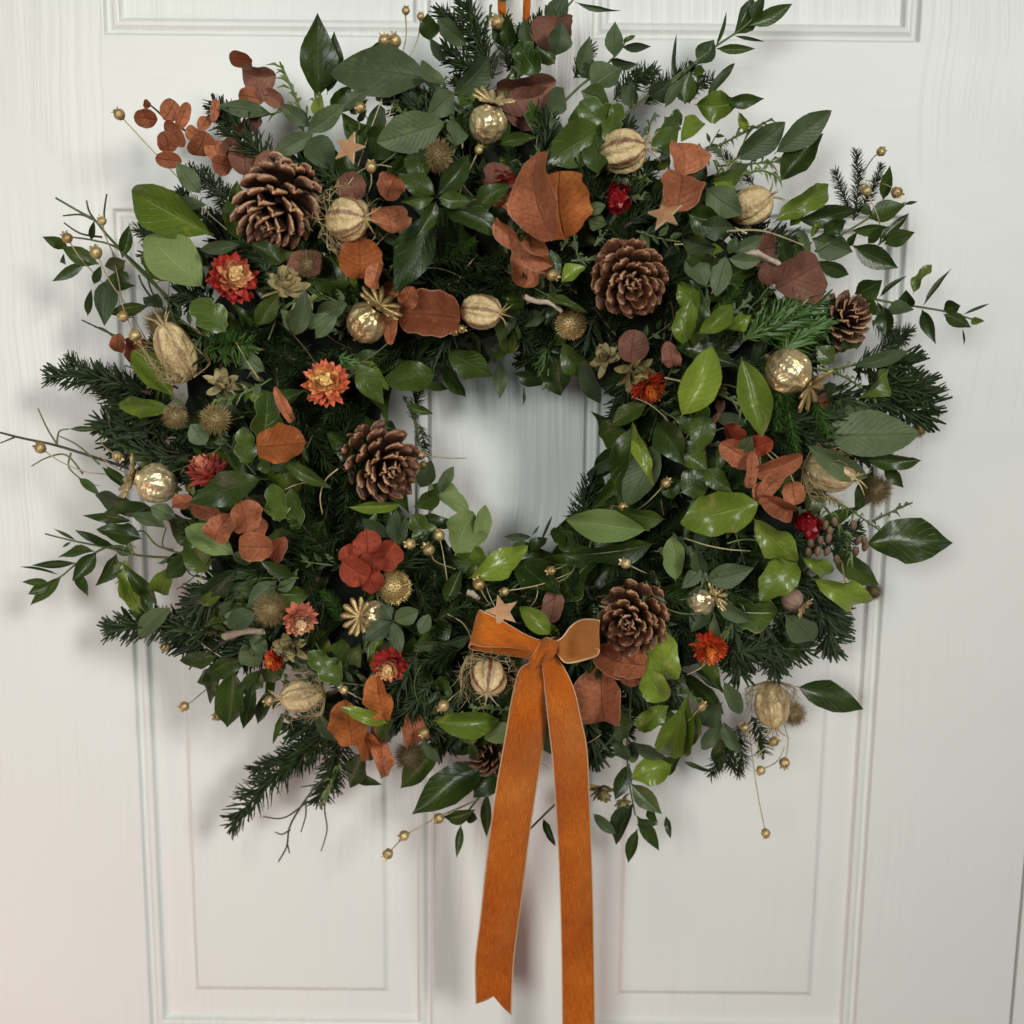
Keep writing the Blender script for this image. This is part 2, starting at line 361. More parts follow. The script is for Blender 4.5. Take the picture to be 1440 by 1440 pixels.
def variants(key, mat, shape, n, **k):
    r = random.Random(hash_(key)); out = []
    for i in range(n):
        kk = dict(k); kk['fold'] = k.get('fold', .1)*r.uniform(.3, 1.5); kk['curl'] = k.get('curl', .1)*r.uniform(-.4, 2.0); kk['wave'] = k.get('wave', .03)*r.uniform(.5, 1.6)
        out.append(leaf_mesh('leaf', M[mat], shape, seed=i*7+3, **kk))
    LM[key] = out
def hash_(s): return sum(ord(c)*(i+3) for i, c in enumerate(s))
variants('L', 'L', sh_laurel, 10, fold=.20, curl=.24, wave=.07)
variants('D', 'D', sh_point, 10, fold=.20, curl=.24, wave=.05)
variants('G', 'G', sh_laurel, 8, fold=.12, curl=.24, wave=.04)
variants('B', 'B', sh_laurel, 5, fold=.12, curl=.14, wave=.06)
variants('I', 'I', sh_ivy, 5, fold=.12, curl=.14, wave=.09, nu=18, nv=8)
for k in 'COKR': variants(k, k, sh_heart, 10, fold=.27, curl=.46, wave=.06, nu=18, nv=8)
variants('P', 'G', sh_point, 6, fold=.14, curl=.18, wave=.02, nu=8, nv=4)
variants('Q', 'D', sh_point, 6, fold=.14, curl=.18, wave=.02, nu=8, nv=4)
variants('E', 'C', sh_round, 6, fold=.08, curl=.16, wave=.03, nu=12, nv=5)
LNAME = dict(L='laurel_leaf', D='bay_leaf', G='eucalyptus_leaf', B='pale_leaf', I='ivy_leaf', C='copper_leaf', O='copper_leaf', K='copper_leaf', R='copper_leaf', P='eucalyptus_leaf', Q='eucalyptus_leaf', E='copper_leaf')
def leaf(kind, bx, by, tx, ty, w, lift=0, roll=None, parent=None, name=None, tiplift=None, base_d=None):
    sb = surf(bx, by) if base_d is None else base_d; stp = surf(tx, ty)
    if base_d is None: sb = min(sb, stp+.035) 
    db = sb+.004+lift/1000; dt = max(.022, .55*stp+.45*sb+.006+lift/1000+(random.uniform(-.006, .010) if tiplift is None else tiplift/1000))
    b_ = P(bx, by, db); t_ = P(tx, ty, dt)
    if roll is None: roll = random.gauss(0, 20)
    m, L = frame(b_, t_, math.radians(roll))
    wm = w*mpp((db+dt)/2)/max(.75, math.cos(math.radians(roll)))
    m = m @ Matrix.Diagonal((L, wm*1.05, .5*(L+wm), 1))
    return link(name or LNAME[kind], random.choice(LM[kind]), parent or wreath, m)
def stem(pts, r, mat='twig', parent=None, name='stem', off=.0, r1=None, jit=0):
    p3 = [P(x, y, surf(x, y)+.004+off+(jit*random.uniform(-1, 1))) for x, y in pts]
    b = MB(); b.tube(smooth_pts(p3, 5), r, r*.6 if r1 is None else r1, 5)
    par = parent or wreath; o = WM[par.name].translation
    b.v = [(x-o.x, y-o.y, z-o.z) for x, y, z in b.v]
    return link(name, b.mesh(name, M[mat]), par, Matrix.Translation(o))
# tile helper: coordinates read at three times the photo's size
class T:
    def __init__(s, ox, oy): s.ox = ox; s.oy = oy
    def c(s, x, y): return s.ox+x/3, s.oy+y/3
    def leaves(s, spec, parent=None, name=None):
        for e in spec:
            k, bx, by, tx, ty, w = e[:6]; lift = e[6] if len(e) > 6 else 0; roll = e[7] if len(e) > 7 else None
            a = s.c(bx, by); b = s.c(tx, ty); leaf(k, *a, *b, w/3, lift, roll, parent, name)
    def sprig(s, pts, spec, name='eucalyptus_sprig', r=.0009, mat='twig', label=None, lname='leaf'):
        st = stem([s.c(*p) for p in pts], r, mat, name=name)
        if label: st['label'] = label
        s.leaves(spec, st, lname); return st
    def rounds(s, kind, spec, parent=None, name=None, lift=6):
        for e in spec:
            x, y, w, h = e[:4]; a = math.radians(e[4] if len(e) > 4 else random.uniform(60, 120)); l = e[5] if len(e) > 5 else lift
            dx, dy = math.cos(a)*h/2, -math.sin(a)*h/2
            A = s.c(x-dx, y-dy); B = s.c(x+dx, y+dy); d = surf(*s.c(x, y))
            leaf(kind, *A, *B, w/3, l, random.gauss(0, 14), parent, name, base_d=d, tiplift=random.uniform(-8, 8))
# ------------------------------------------------------------ fir sprigs
def fir_mesh(nl, bright, seed, n=210, both=False):
    r = random.Random(seed); b = MB(); mat = M['needle_bright' if bright else 'needle']
    bend = r.uniform(-.07, .07)
    pts = [Vector((i/8, bend*math.sin(PI*i/8), -.10*(i/8)**2)) for i in range(9)]
    def at(t):
        f = min(7.999, t*8); i = int(f); return pts[i].lerp(pts[i+1], f-i)
    for i in range(n):
        t = .02+.98*i/n
        side = 1 if i % 2 else -1
        az = side*r.gauss(PI/2, .55) if r.random() < .72 else r.uniform(-1.2, 1.2)   # mostly two-ranked, the rest on top
        fwd = r.gauss(58, 9)-20*t**6
        fwd = math.radians(fwd); L = nl*r.uniform(.72, 1.12)*(1-.35*t**5)*(.65+.35*min(1, t*6))
        d = Vector((math.cos(fwd), math.sin(fwd)*math.sin(az), math.sin(fwd)*math.cos(az)))
        p = at(t); q = Vector((1, 0, 0)).cross(d).normalized(); k = d.cross(q); w = nl*.062; th = nl*.028
        c = d+Vector((.25, 0, .0)); mid = p+d*L*.5; tip = p+(d*.8+c.normalized()*.2)*L
        vs = [p+q*w*.5, p+k*th, p-q*w*.5, p-k*th, mid+q*w, mid+k*th, mid-q*w, mid-k*th, tip+q*w*.45, tip-q*w*.45]
        fs = [(j, (j+1) % 4, 4+(j+1) % 4, 4+j) for j in range(4)]+[(4, 5, 8), (5, 6, 9, 8), (6, 7, 9), (7, 4, 8, 9)]
        b.add(vs, fs)
    m = b.mesh('needles', mat, False)
    s = MB(); s.tube(pts, .016, .006, 5)
    return m, s.mesh('fir_twig', M['brown'] if not bright else M['twig'])
FIR = {}
for i, nl in enumerate((.15, .21, .29)):
    for br in (0, 1):
        FIR[(i, br)] = [fir_mesh(nl*1.18, br, 10*i+br+k*100, int(22/nl)+30) for k in range(2)]
def fir(bx, by, tx, ty, bright=0, nl=20, lift=-4, roll=None, tl=None):
    db = surf(bx, by)+lift/1000; dt = max(.03, surf(tx, ty)+lift/1000+random.uniform(-.008, .008)); db = min(db, dt+.04)
    b_ = P(bx, by, db); t_ = P(tx, ty, dt)
    if roll is None: roll = random.gauss(0, 20)
    m, L = frame(b_, t_, math.radians(roll)); m = m @ Matrix.Scale(L, 4)
    lp = math.hypot(tx-bx, ty-by); rr = nl/lp; i = 0 if rr < .18 else 1 if rr < .25 else 2
    nm, sm = random.choice(FIR[(i, bright)])
    s = link('fir_sprig', sm, wreath, m)
    link('needles', nm, s, m, kind='stuff')
    return s
# ------------------------------------------------------------ pine cones
def scale_mesh(seed):
    r = random.Random(seed); b = MB(); nu, nv = 9, 6; vs = []; uvs = []; fs = []
    for side in (0, 1):
        for i in range(nu+1):
            u = i/nu
            w = .10+.30*u**1.1 if u < .72 else (.302+.0*u)*math.sqrt(max(0.004, 1-((u-.72)/.285)**2))+.03*(1-u)
            for j in range(nv+1):
                s = (j/nv-.5)*2
                th = .010+.070*max(0, (u-.45)/.55)**1.2*(1-.7*s*s)*(1-.55*max(0, (u-.86)/.14))*(1 if u < .97 else .5)
                y = s*w*(1+.03*math.sin(7*s+seed)); z = -.10*s*s*u+.16*u*u+(th if side == 0 else -th*.9)+(.05*math.exp(-((u-.9)/.07)**2)*math.exp(-(s/.3)**2) if side else 0)*-1
                vs.append((u, y, z)); uvs.append((1.0 if (i == nu or (j in (0, nv) and u > .6)) else (u*.90 if side == 0 else u*.84), j/nv))
    n = (nu+1)*(nv+1)
    for i in range(nu):
        for j in range(nv):
            a = i*(nv+1)+j; fs.append((a, a+nv+1, a+nv+2, a+1)); fs.append((n+a, n+a+1, n+a+nv+2, n+a+nv+1))
    for i in range(nu):
        a = i*(nv+1); fs.append((a, n+a, n+a+nv+1, a+nv+1)); a += nv; fs.append((a, a+nv+1, n+a+nv+1, n+a))
    for j in range(nv):
        a = nu*(nv+1)+j; fs.append((a, n+a, n+a+1, a+1))
    b.add(vs, fs, uvs); return b.mesh('scale', M['cone'])
SC = [scale_mesh(i) for i in range(3)]
core = MB(); core.tube([(0, 0, -.1), (0, 0, .5), (0, 0, 1.0)], .22, .06, 10)
CORE = core.mesh('pine_cone', simple('cone_core', (.015, .008, .005), (.03, .015, .01), .9))
def axis_frame(c, ax, spin=0):
    z = ax.normalized(); x = z.cross(Vector((.1, .9, .2))).normalized(); y = z.cross(x)
    m = Matrix((x, y, z)).transposed().to_4x4() @ Matrix.Rotation(spin, 4, 'Z'); m.translation = c; return m
def axdir(dx, dy, out):
    """direction: right, up as seen in the photo, and outwards from the door"""
    return (Vector((dx, 0, dy))+Vector((0, -1, .17))*out).normalized()
def pine_cone(px, py, R, ax, label, lift=12, open_=1.0, n=72, elong=1.45, spin=0):
    c = P(px, py, surf(px, py)+lift/1000); r = R*mpp(surf(px, py)); H = r*elong
    m0 = axis_frame(c-ax*H*.5, ax, spin)
    root = link('pine_cone', CORE, wreath, m0 @ Matrix.Diagonal((r, r, H, 1)), label=label)
    rr = random.Random(int(px))
    for i in range(n):
        t = i/(n-1); z = H*(.02+.90*t)
        prof = (1-.93*max(0, (t-.30)/.70)**1.9) if t > .3 else .74+.26*t/.3
        up = math.radians(-8+70*t**1.1+rr.gauss(0, 3.5))
        L = r*max(.20, prof)/max(.62, math.cos(up))*rr.uniform(.94, 1.05)
        a = i*2.39996+rr.gauss(0, .04)
        m = m0 @ Matrix.Translation((0, 0, z)) @ Matrix.Rotation(a, 4, 'Z') @ Matrix.Rotation(-up, 4, 'Y') @ Matrix.Rotation(rr.gauss(0, .08), 4, 'X')
        ws = r*.76*(.36+.64*prof)
        m = m @ Matrix.Diagonal((L, ws*rr.uniform(.9, 1.08), ws*1.5, 1))
        link('scale', SC[i % 3], root, m)
    return root
# ------------------------------------------------------------ strawflowers
def petal(b, m, L, w, t, curl, cup=.25, nu=5):
    vs = []; uvs = []; fs = []
    for i in range(nu+1):
        u = i/nu; ww = w*(math.sin(PI*(u*.86+.10))**.8 if u < .99 else .05)
        ang = curl*u; 
        x = L*(math.sin(ang)/curl if abs(curl) > .01 else u); z = L*((1-math.cos(ang))/curl if abs(curl) > .01 else 0)
        for j in range(3):
            s = j-1; vs.append(m @ Vector((x, s*ww*.5, z+abs(s)*cup*ww))); uvs.append((u, t))
    for i in range(nu):
        for j in range(2): a = i*3+j; fs.append((a, a+3, a+4, a+1))
    b.add(vs, fs, uvs)
def flower_parts(mat, seed, n=130, closed=0, wide=1.0):
    r = random.Random(seed); inner = MB(); outer = []
    for i in range(n):
        t = (i+.5)/n
        th = (10+(92-22*closed)*t**.75)
        th = math.radians(th+r.gauss(0, 8)); a = i*2.39996
        L = (.34+.60*t**.7)*(1+.30*closed)*r.uniform(.86, 1.1); w = (.20+.15*t)*wide*r.uniform(.8, 1.15)
        base = Vector((0, 0, -.40+.62*(1-t**1.4)))
        up = PI/2-th
        m = Matrix.Translation(base) @ Matrix.Rotation(a+r.gauss(0, .1), 4, 'Z') @ Matrix.Rotation(-up, 4, 'Y')
        curl = (1.7*(1-t)+.55+.6*closed)*r.uniform(.7, 1.25)-(.12*t if not closed else 0)
        if i < n-32: petal(inner, m, L, w, t, curl)
        else:
            o = MB(); petal(o, Matrix.Identity(4), L, w, t, curl, nu=5); outer.append((o, m))
    mesh = inner.mesh('strawflower', M[mat])
    oms = [(o.mesh('petal', M[mat]), m) if k < 4 else (None, m) for k, (o, m) in enumerate(outer)]
    oms = [(oms[k % 4][0], m) for k, (o, m) in enumerate(outer)]
    return mesh, oms
FLC = {}
def strawflower(px, py, R, mat, ax, label, closed=0, lift=16, sq=1.0, n=130, wide=1.0):
    key = (mat, closed, n)
    if key not in FLC: FLC[key] = flower_parts(mat, hash_(mat)+n, n, closed, wide)
    mesh, oms = FLC[key]
    d = surf(px, py)+lift/1000; s = R*mpp(d)*(1.12+.1*closed)
    m0 = axis_frame(P(px, py, d), ax, random.uniform(0, 6)) @ Matrix.Diagonal((s, s, s*sq, 1))
    root = link('strawflower', mesh, wreath, m0, label=label)
    for me, m in oms: link('petal', me, root, m0 @ m)
    return root
# ------------------------------------------------------------ pods
def lathe(b, prof, n, rfun=None, jit=0, seed=0):
    r = random.Random(seed); vs = []; uvs = []; fs = []
    for i, (rad, z) in enumerate(prof):
        for j in range(n):
            a = 2*PI*j/n; q = rad*(rfun(a, i/(len(prof)-1)) if rfun else 1)*(1+r.uniform(-jit, jit))
            vs.append((q*math.cos(a), q*math.sin(a), z)); uvs.append((j/n if j < n else 1, i/(len(prof)-1)))
    for i in range(len(prof)-1):
        for j in range(n): fs.append((i*n+j, i*n+(j+1) % n, (i+1)*n+(j+1) % n, (i+1)*n+j))
    b.add(vs, fs, uvs)
def poppy_meshes():
    b = MB()
    prof = [(.02, -1.25), (.09, -1.15), (.11, -1.0), (.28, -.93), (.50, -.84), (.74, -.58), (.92, -.2), (.96, .15), (.86, .50), (.60, .78), (.38, .92), (.34, 1.05), (.55, 1.12)]
    lathe(b, prof, 40, lambda a, t: 1+.075*math.cos(11*a)*math.sin(PI*t)**.6+.04*math.sin(3*a+5*t), .022, 3)
    c = MB()
    for k in range(11):
        a = 2*PI*k/11
        m = Matrix.Rotation(a, 4, 'Z') @ Matrix.Rotation(-.28+.1*math.sin(k*5), 4, 'Y')
        vs = []; prof2 = [(0, .05), (.3, .10), (.6, .16), (.85, .20), (1.02, .12), (1.06, .02)]
        for x, w in prof2: vs += [m @ Vector((x, -w, .0)), m @ Vector((x, 0, .07)), m @ Vector((x, w, 0)), m @ Vector((x, 0, -.05))]
        fs = [(i*4+j, i*4+(j+1) % 4, i*4+4+(j+1) % 4, i*4+4+j) for i in range(5) for j in range(4)]
        c.add([v*1.12+Vector((0, 0, 1.12)) for v in vs], fs)
    return b, c
pb, pc = poppy_meshes()
POP = {'gold': (pb.mesh('poppy_head', M['gold']), pc.mesh('crown', M['goldseed']))}
dusty = simple('dusty_poppy', (.20, .12, .085), (.36, .25, .18), .7, 0, 120, .0010)
POP['brown'] = (pb.mesh('poppy_head', dusty), pc.mesh('crown', M['goldseed']))
def poppy(px, py, R, ax, label, mat='gold', lift=16):
    d = surf(px, py)+lift/1000; s = R*mpp(d)
    m0 = axis_frame(P(px, py, d), ax, random.uniform(0, 6)) @ Matrix.Scale(s, 4)
    a, b = POP[mat]; root = link('poppy_head', a, wreath, m0, label=label); link('crown', b, root, m0); return root
def nigella_meshes(seed):
    r = random.Random(seed); b = MB()
    prof = [(.05, -1.12), (.25, -1.05), (.6, -.88), (.88, -.5), (1, -.05), (.96, .35), (.78, .7), (.5, .93), (.22, 1.03), (.02, 1.05)]
    lathe(b, prof, 48, lambda a, t: (1-.22*abs(math.cos(3*a+.25*math.sin(4*t+seed)))**7*math.sin(PI*t))*(1+.05*math.sin(2*a+seed+3*t)+.03*math.sin(5*a-6*t)), .018, seed)
    h = MB()
    for k in range(6):
        a = 2*PI*k/6+.5; d = Vector((math.cos(a), math.sin(a), 0)); L = r.uniform(.6, 1.0)
        h.tube(smooth_pts([d*.15+Vector((0, 0, .98)), d*.35+Vector((0, 0, 1.0+.3*L)), d*(.75*L+.2)+Vector((0, 0, 1.0+.62*L))], 4), .07, .008, 5)
    t = MB()
    for k in range(34):
        a = r.uniform(0, 2*PI); el = r.uniform(-.2, 1.1); pts = []
        for q in range(5):
            rr = .7+.24*q*r.uniform(.8, 1.1); aa = a+q*r.uniform(-.05, .28); e = -1.15+ (el+1.0)*q/4*r.uniform(.8, 1.2)
            rad = 1.28+.14*q*r.uniform(.2, 1) if q else .15
            pts.append(Vector((rad*math.cos(aa), rad*math.sin(aa), e)))
        sp = smooth_pts(pts, 4); t.tube(sp, .022, .008, 3)
        for q in (2, 3, 4):
            p0 = pts[q-1]; for_ = p0+Vector((r.uniform(-.6, .6), r.uniform(-.6, .6), r.uniform(-.1, .7)))
            t.tube([p0, p0.lerp(for_, .5)+Vector((0, 0, .06)), for_], .015, .006, 3)
    return b.mesh('nigella_pod', M['pod']), h.mesh('horns', M['straw']), t.mesh('threads', M['straw'])
NIG = [nigella_meshes(i) for i in (1, 2, 3)]
def nigella(px, py, R, ax, label, el=1.0, threads=True, lift=16, v=0):
    d = surf(px, py)+lift/1000; s = R*mpp(d)
    m0 = axis_frame(P(px, py, d), ax, random.uniform(0, 6)) @ Matrix.Diagonal((s, s, s*el, 1))
    a, h, t = NIG[v % 3]; root = link('nigella_pod', a, wreath, m0, label=label); link('horns', h, root, m0)
    if threads: link('threads', t, root, m0, kind='stuff')
    return root
def spiky_mesh(seed, n, sl, w, rad=.62):
    r = random.Random(seed); b = MB(); k = 12
    prof = [(rad*math.sin(PI*i/k)+.001, -rad*math.cos(PI*i/k)) for i in range(k+1)]
    lathe(b, prof, 16, None, .04, seed)
    for i in range(n):
        z = 1-2*(i+.5)/n; q = math.sqrt(1-z*z); a = i*2.39996
        d = Vector((q*math.cos(a), q*math.sin(a), z)); e = (d+Vector((r.gauss(0, .16), r.gauss(0, .16), r.gauss(0, .16)+.12))).normalized()
        x = e.cross(Vector((.3, .5, .8))).normalized(); y = e.cross(x); p = d*rad*.95; L = sl*r.uniform(.7, 1.25)
        b.add([p+x*w, p-x*w*.5+y*w*.87, p-x*w*.5-y*w*.87, p+e*L], [(0, 1, 3), (1, 2, 3), (2, 0, 3)])
    return b
SPK = {'scab': spiky_mesh(1, 260, .42, .055).mesh('scabious_head', M['scab'], False), 'fuzzy': spiky_mesh(2, 620, .5, .018).mesh('scabious_head', M['scab'], False)}
SPK['gold'] = spiky_mesh(4, 330, .24, .06, .80).mesh('scabious_head', M['goldseed'], False)
def scabious(px, py, R, label, mat='scab', lift=14, ax=(0, .3, 1), el=1.0):
    d = surf(px, py)+lift/1000; s = R*mpp(d)
    return link('scabious_head', SPK[mat], wreath, axis_frame(P(px, py, d), axdir(*ax), random.uniform(0, 6)) @ Matrix.Diagonal((s, s, s*el, 1)), label=label)
def hop_mesh(seed):
    r = random.Random(seed); b = MB()
    for i in range(26):
        t = (i+.5)/26; a = i*2.39996; th = math.radians(15+95*t+r.gauss(0, 10)); 
        m = Matrix.Translation((0, 0, -.3+.35*(1-t))) @ Matrix.Rotation(a, 4, 'Z') @ Matrix.Rotation(-(PI/2-th), 4, 'Y') @ Matrix.Rotation(r.gauss(0, .3), 4, 'X')
        petal(b, m, .6+.5*t+r.uniform(-.1, .2), .42+.12*r.random(), t, r.uniform(.4, 1.5), .35, 7)
    return b.mesh('papery_flower', M['hop'])
HOP = [hop_mesh(1), hop_mesh(2), hop_mesh(5)]
def hop(px, py, R, label, ax=(0, 0, 1), lift=12, v=0):
    d = surf(px, py)+lift/1000; s = R*mpp(d)
    return link('papery_flower', HOP[v % 3], wreath, axis_frame(P(px, py, d), axdir(*ax), random.uniform(0, 6)) @ Matrix.Scale(s, 4), label=label)
sb = MB(); lathe(sb, [(.03, -1.3), (.12, -1.0), (.5, -.88), (.85, -.5), (1, 0), (.88, .45), (.6, .75), (.3, .85), (.04, .9)], 16, lambda a, t: 1-.13*abs(math.cos(2.5*a))**6*math.sin(PI*t))
for k in range(5):
    a = 2*PI*k/5; m = Matrix.Rotation(a, 4, 'Z')
    petal(sb, m @ Matrix.Translation((.35, 0, .6)) @ Matrix.Rotation(-.9, 4, 'Y'), .75, .5, .5, -.4, .2, 4)
    petal(sb, m @ Matrix.Translation((.2, 0, -1.0)) @ Matrix.Rotation(-.7, 4, 'Y'), 1.2, .45, .5, .8, .2, 4)
SEED = sb.mesh('flax_seed_pod', M['goldseed'])
def seed(px, py, R, pts=None, lift=22, d=None):
    """a gilded pod and its thread-thin stem"""
    dd = (surf(px, py)+lift/1000) if d is None else d; c = P(px, py, dd); s = R*mpp(dd)
    if pts:
        n = len(pts); q = [P(x, y, (surf(x, y)+lift/1000*(1-(i+1)/n)-.004*(i == n-1))) for i, (x, y) in enumerate(pts)]; ax = (c-q[0]).normalized()
    else: ax = axdir(random.uniform(-1, 1), random.uniform(-.5, 1), random.uniform(.2, 1)); q = [c-ax*.02, c-ax*.035+Vector((0, .012, 0))]
    root = link('flax_seed_pod', SEED, wreath, axis_frame(c, ax, random.uniform(0, 6)) @ Matrix.Scale(s, 4))
    b = MB(); b.tube(smooth_pts([c-ax*s*.9]+q, 6), .00042, .00036, 4); b.v = [(x-c.x, y-c.y, z-c.z) for x, y, z in b.v]
    link('stem', b.mesh('stem', M['wire']), root, Matrix.Translation(c))
    return root
def star(px, py, R, ax, label, rot=0, lift=24):
    d = surf(px, py)+lift/1000; s = R*mpp(d); b = MB(); vs = []; h = .08
    r = random.Random(int(px))
    ring = [((1 if i % 2 == 0 else .42)*(1+r.uniform(-.05, .05)), 2*PI*i/10+rot) for i in range(10)]
    for z, k in ((h, .95), (h*.7, 1), (-h, 1)): vs += [(q*k*math.cos(a), q*k*math.sin(a), z) for q, a in ring]
    vs += [(0, 0, h*1.15), (0, 0, -h)]
    fs = [(i, (i+1) % 10, 30) for i in range(10)]
    b.add(vs, fs)
    m = b.mesh('bark_star', M['bark'], False)
    b2 = MB(); b2.add(vs, [(10+i, 10+(i+1) % 10, (i+1) % 10, i) for i in range(10)]+[(20+i, 20+(i+1) % 10, 10+(i+1) % 10, 10+i) for i in range(10)]+[((i+1) % 10+20, 20+i, 31) for i in range(10)])
    m0 = axis_frame(P(px, py, d), ax, 0) @ Matrix.Scale(s, 4)
    root = link('bark_star', m, wreath, m0, label=label); link('cut_edge', b2.mesh('cut_edge', M['starside'], False), root, m0); return root
def drift(pts, r, lift=18):
    p3 = [P(x, y, surf(x, y)+lift/1000) for x, y in pts]; b = MB(); b.tube(smooth_pts(p3, 4), r, r*.6, 6); o = WM['wreath'].translation
    b.v = [(x-o.x+random.uniform(-1, 1)*r*.25, y-o.y, z-o.z+random.uniform(-1, 1)*r*.25) for x, y, z in b.v]
    link('driftwood_piece', b.mesh('driftwood_piece', M['drift']), wreath, WM['wreath'].copy())
# fine-leaved spray (thin bright leaflets on a twig)
def spray(pts, n=14, L=16, mat='L', w=3, lift=6, name='thin_leaved_sprig'):
    p3 = smooth_pts([P(x, y, surf(x, y)+lift/1000) for x, y in pts], 8); o = WM['wreath'].translation; b = MB()
    b.tube(p3, .0008, .0005, 4)
    st = link(name, None, wreath, WM['wreath'].copy())
    l = MB(); s = mpp(.08)
    for i in range(n):
        p = p3[int((len(p3)-2)*(.1+.9*i/n))]; k = min(len(p3)-1, int((len(p3)-2)*(.1+.9*i/n))+1); t = (p3[k]-p).normalized()
        d = (t*1.0+Vector((random.gauss(0, .5), random.gauss(0, .35), random.gauss(0, .5)))).normalized()
        q = d.cross(Vector((0, 1, .1))).normalized(); LL = L*s*random.uniform(.6, 1.2); ww = w*s*.5
        m = p+d*LL*.5+Vector((0, 0, .001)); tip = p+d*LL-Vector((0, 0, .002)); nn = d.cross(q)*ww*.5
        l.add([p-q*ww*.3, p+q*ww*.3, m-q*ww, m+q*ww, tip, m+nn], [(0, 1, 3, 5), (0, 5, 2), (2, 5, 4), (5, 3, 4)], [(0, .4), (0, .6), (.5, .1), (.5, .9), (1, .5), (.5, .5)])
    for bb, nm, mm in ((b, 'stem', 'twig'), (l, 'leaflets', mat)):
        bb.v = [(x-o.x, y-o.y, z-o.z) for x, y, z in bb.v]
        link(nm, bb.mesh(nm, M[mm]), st, WM['wreath'].copy(), kind='stuff' if nm == 'leaflets' else None)
# ============================================================ the wreath, from the back to the front
o = WM['wreath'].translation
# mossed ring
b = MB(); n1, n2 = 72, 18; vs = []; r = random.Random(5)
for i in range(n1):
    a = 2*PI*i/n1; ro = outline(math.degrees(a)); rin, rout = 178, ro-95
    cxp, cyp = CX+math.cos(a)*(rin+rout)/2, CY-math.sin(a)*(rin+rout)/2; c = P(cxp, cyp, .048); e = P(CX, CY, .048); d = (c-e).normalized(); hw = (rout-rin)/2*mpp(.05)
    for j in range(n2):
        f = 2*PI*j/n2; k = 1+r.uniform(-.07, .07)
        vs.append(c-o+d*hw*math.cos(f)*k+Vector((0, -1, 0))*math.sin(f)*.036*k)
b.add(vs, [(i*n2+j, i*n2+(j+1) % n2, ((i+1) % n1)*n2+(j+1) % n2, ((i+1) % n1)*n2+j) for i in range(n1) for j in range(n2)])
link('mossed_ring', b.mesh('mossed_ring', M['shaded_moss']), wreath, WM['wreath'].copy())
def pol(a, r): return CX+math.cos(math.radians(a))*r, CY-math.sin(math.radians(a))*r
random.seed(77)
# filling greenery, laid round the ring in one sweep
for i in range(290):
    a = (i*137.508) % 360; ro = outline(a); t = random.uniform(.05, .80); r0 = 165+(ro-165)*t
    sw = random.gauss(0, 28)*(1 if t > .5 else 1.3)
    dirn = a+sw+(0 if t > .35 else 180 if random.random() < .35 else 60)
    L = random.uniform(75, 120); bx, by = pol(a, r0); tx, ty = bx+math.cos(math.radians(dirn))*L, by-math.sin(math.radians(dirn))*L
    rt = math.hypot(tx-CX, ty-CY)
    if rt < 135 or rt > outline(math.degrees(math.atan2(CY-ty, tx-CX)))*.97: continue
    fir(bx, by, tx, ty, 0, random.uniform(17, 23), random.choice((random.uniform(-34, -8), random.uniform(-10, 6))))
for i in range(430):
    a = (i*137.508+40) % 360; ro = outline(a); t = random.uniform(.0, .92); r0 = 160+(ro-160)*t
    dirn = a+random.gauss(0, 45)+(0 if t > .25 else 180)
    L = random.uniform(50, 105); bx, by = pol(a, r0); tx, ty = bx+math.cos(math.radians(dirn))*L, by-math.sin(math.radians(dirn))*L
    rt = math.hypot(tx-CX, ty-CY)
    if rt < 128 or rt > outline(math.degrees(math.atan2(CY-ty, tx-CX)))*.98: continue
    k = random.choices('DGLIQ', (58, 16, 9, 9, 8))[0]
    leaf(k, bx, by, tx, ty, L*(random.uniform(.22, .46) if k not in 'QI' else (.28 if k == 'Q' else .65)), random.uniform(-40, -8), random.gauss(0, 30))
for i in range(60):
    a = random.uniform(0, 360); ro = outline(a); r0 = 190+(ro-190)*random.uniform(.1, .8); bx, by = pol(a, r0); d = a+random.gauss(0, 50)
    tx, ty = bx+math.cos(math.radians(d))*80, by-math.sin(math.radians(d))*80
    if 150 < math.hypot(tx-CX, ty-CY) < ro: spray([(bx, by), ((bx+tx)/2+8, (by+ty)/2), (tx, ty)], 22, 17, random.choice('DGLL'), 4, random.uniform(-8, 8))

random.seed(5)
A, B, C_, D_, E_, F_, G_, H_, I_ = T(0, 0), T(480, 0), T(960, 0), T(0, 480), T(480, 480), T(960, 480), T(0, 960), T(480, 960), T(960, 960)
def F(t, spec):
    for e in spec:
        a = t.c(e[0], e[1]); c = t.c(e[2], e[3]); fir(*a, *c, e[4] if len(e) > 4 else 0, e[5] if len(e) > 5 else 19, e[6] if len(e) > 6 else -4)
F(A, [(1150, 700, 900, 440, 0, 26), (1020, 620, 890, 430, 0, 24), (1000, 900, 770, 700, 0, 17), (900, 950, 750, 800, 0, 16), (760, 1060, 570, 960, 0, 17), (800, 1150, 600, 1060, 0, 15), (1280, 1330, 1060, 1400, 0, 19, 2), (860, 1480, 1010, 1400, 1, 14, 10), (880, 1470, 1180, 1430, 0, 20, 6), (900, 1260, 730, 1230, 0, 17)])
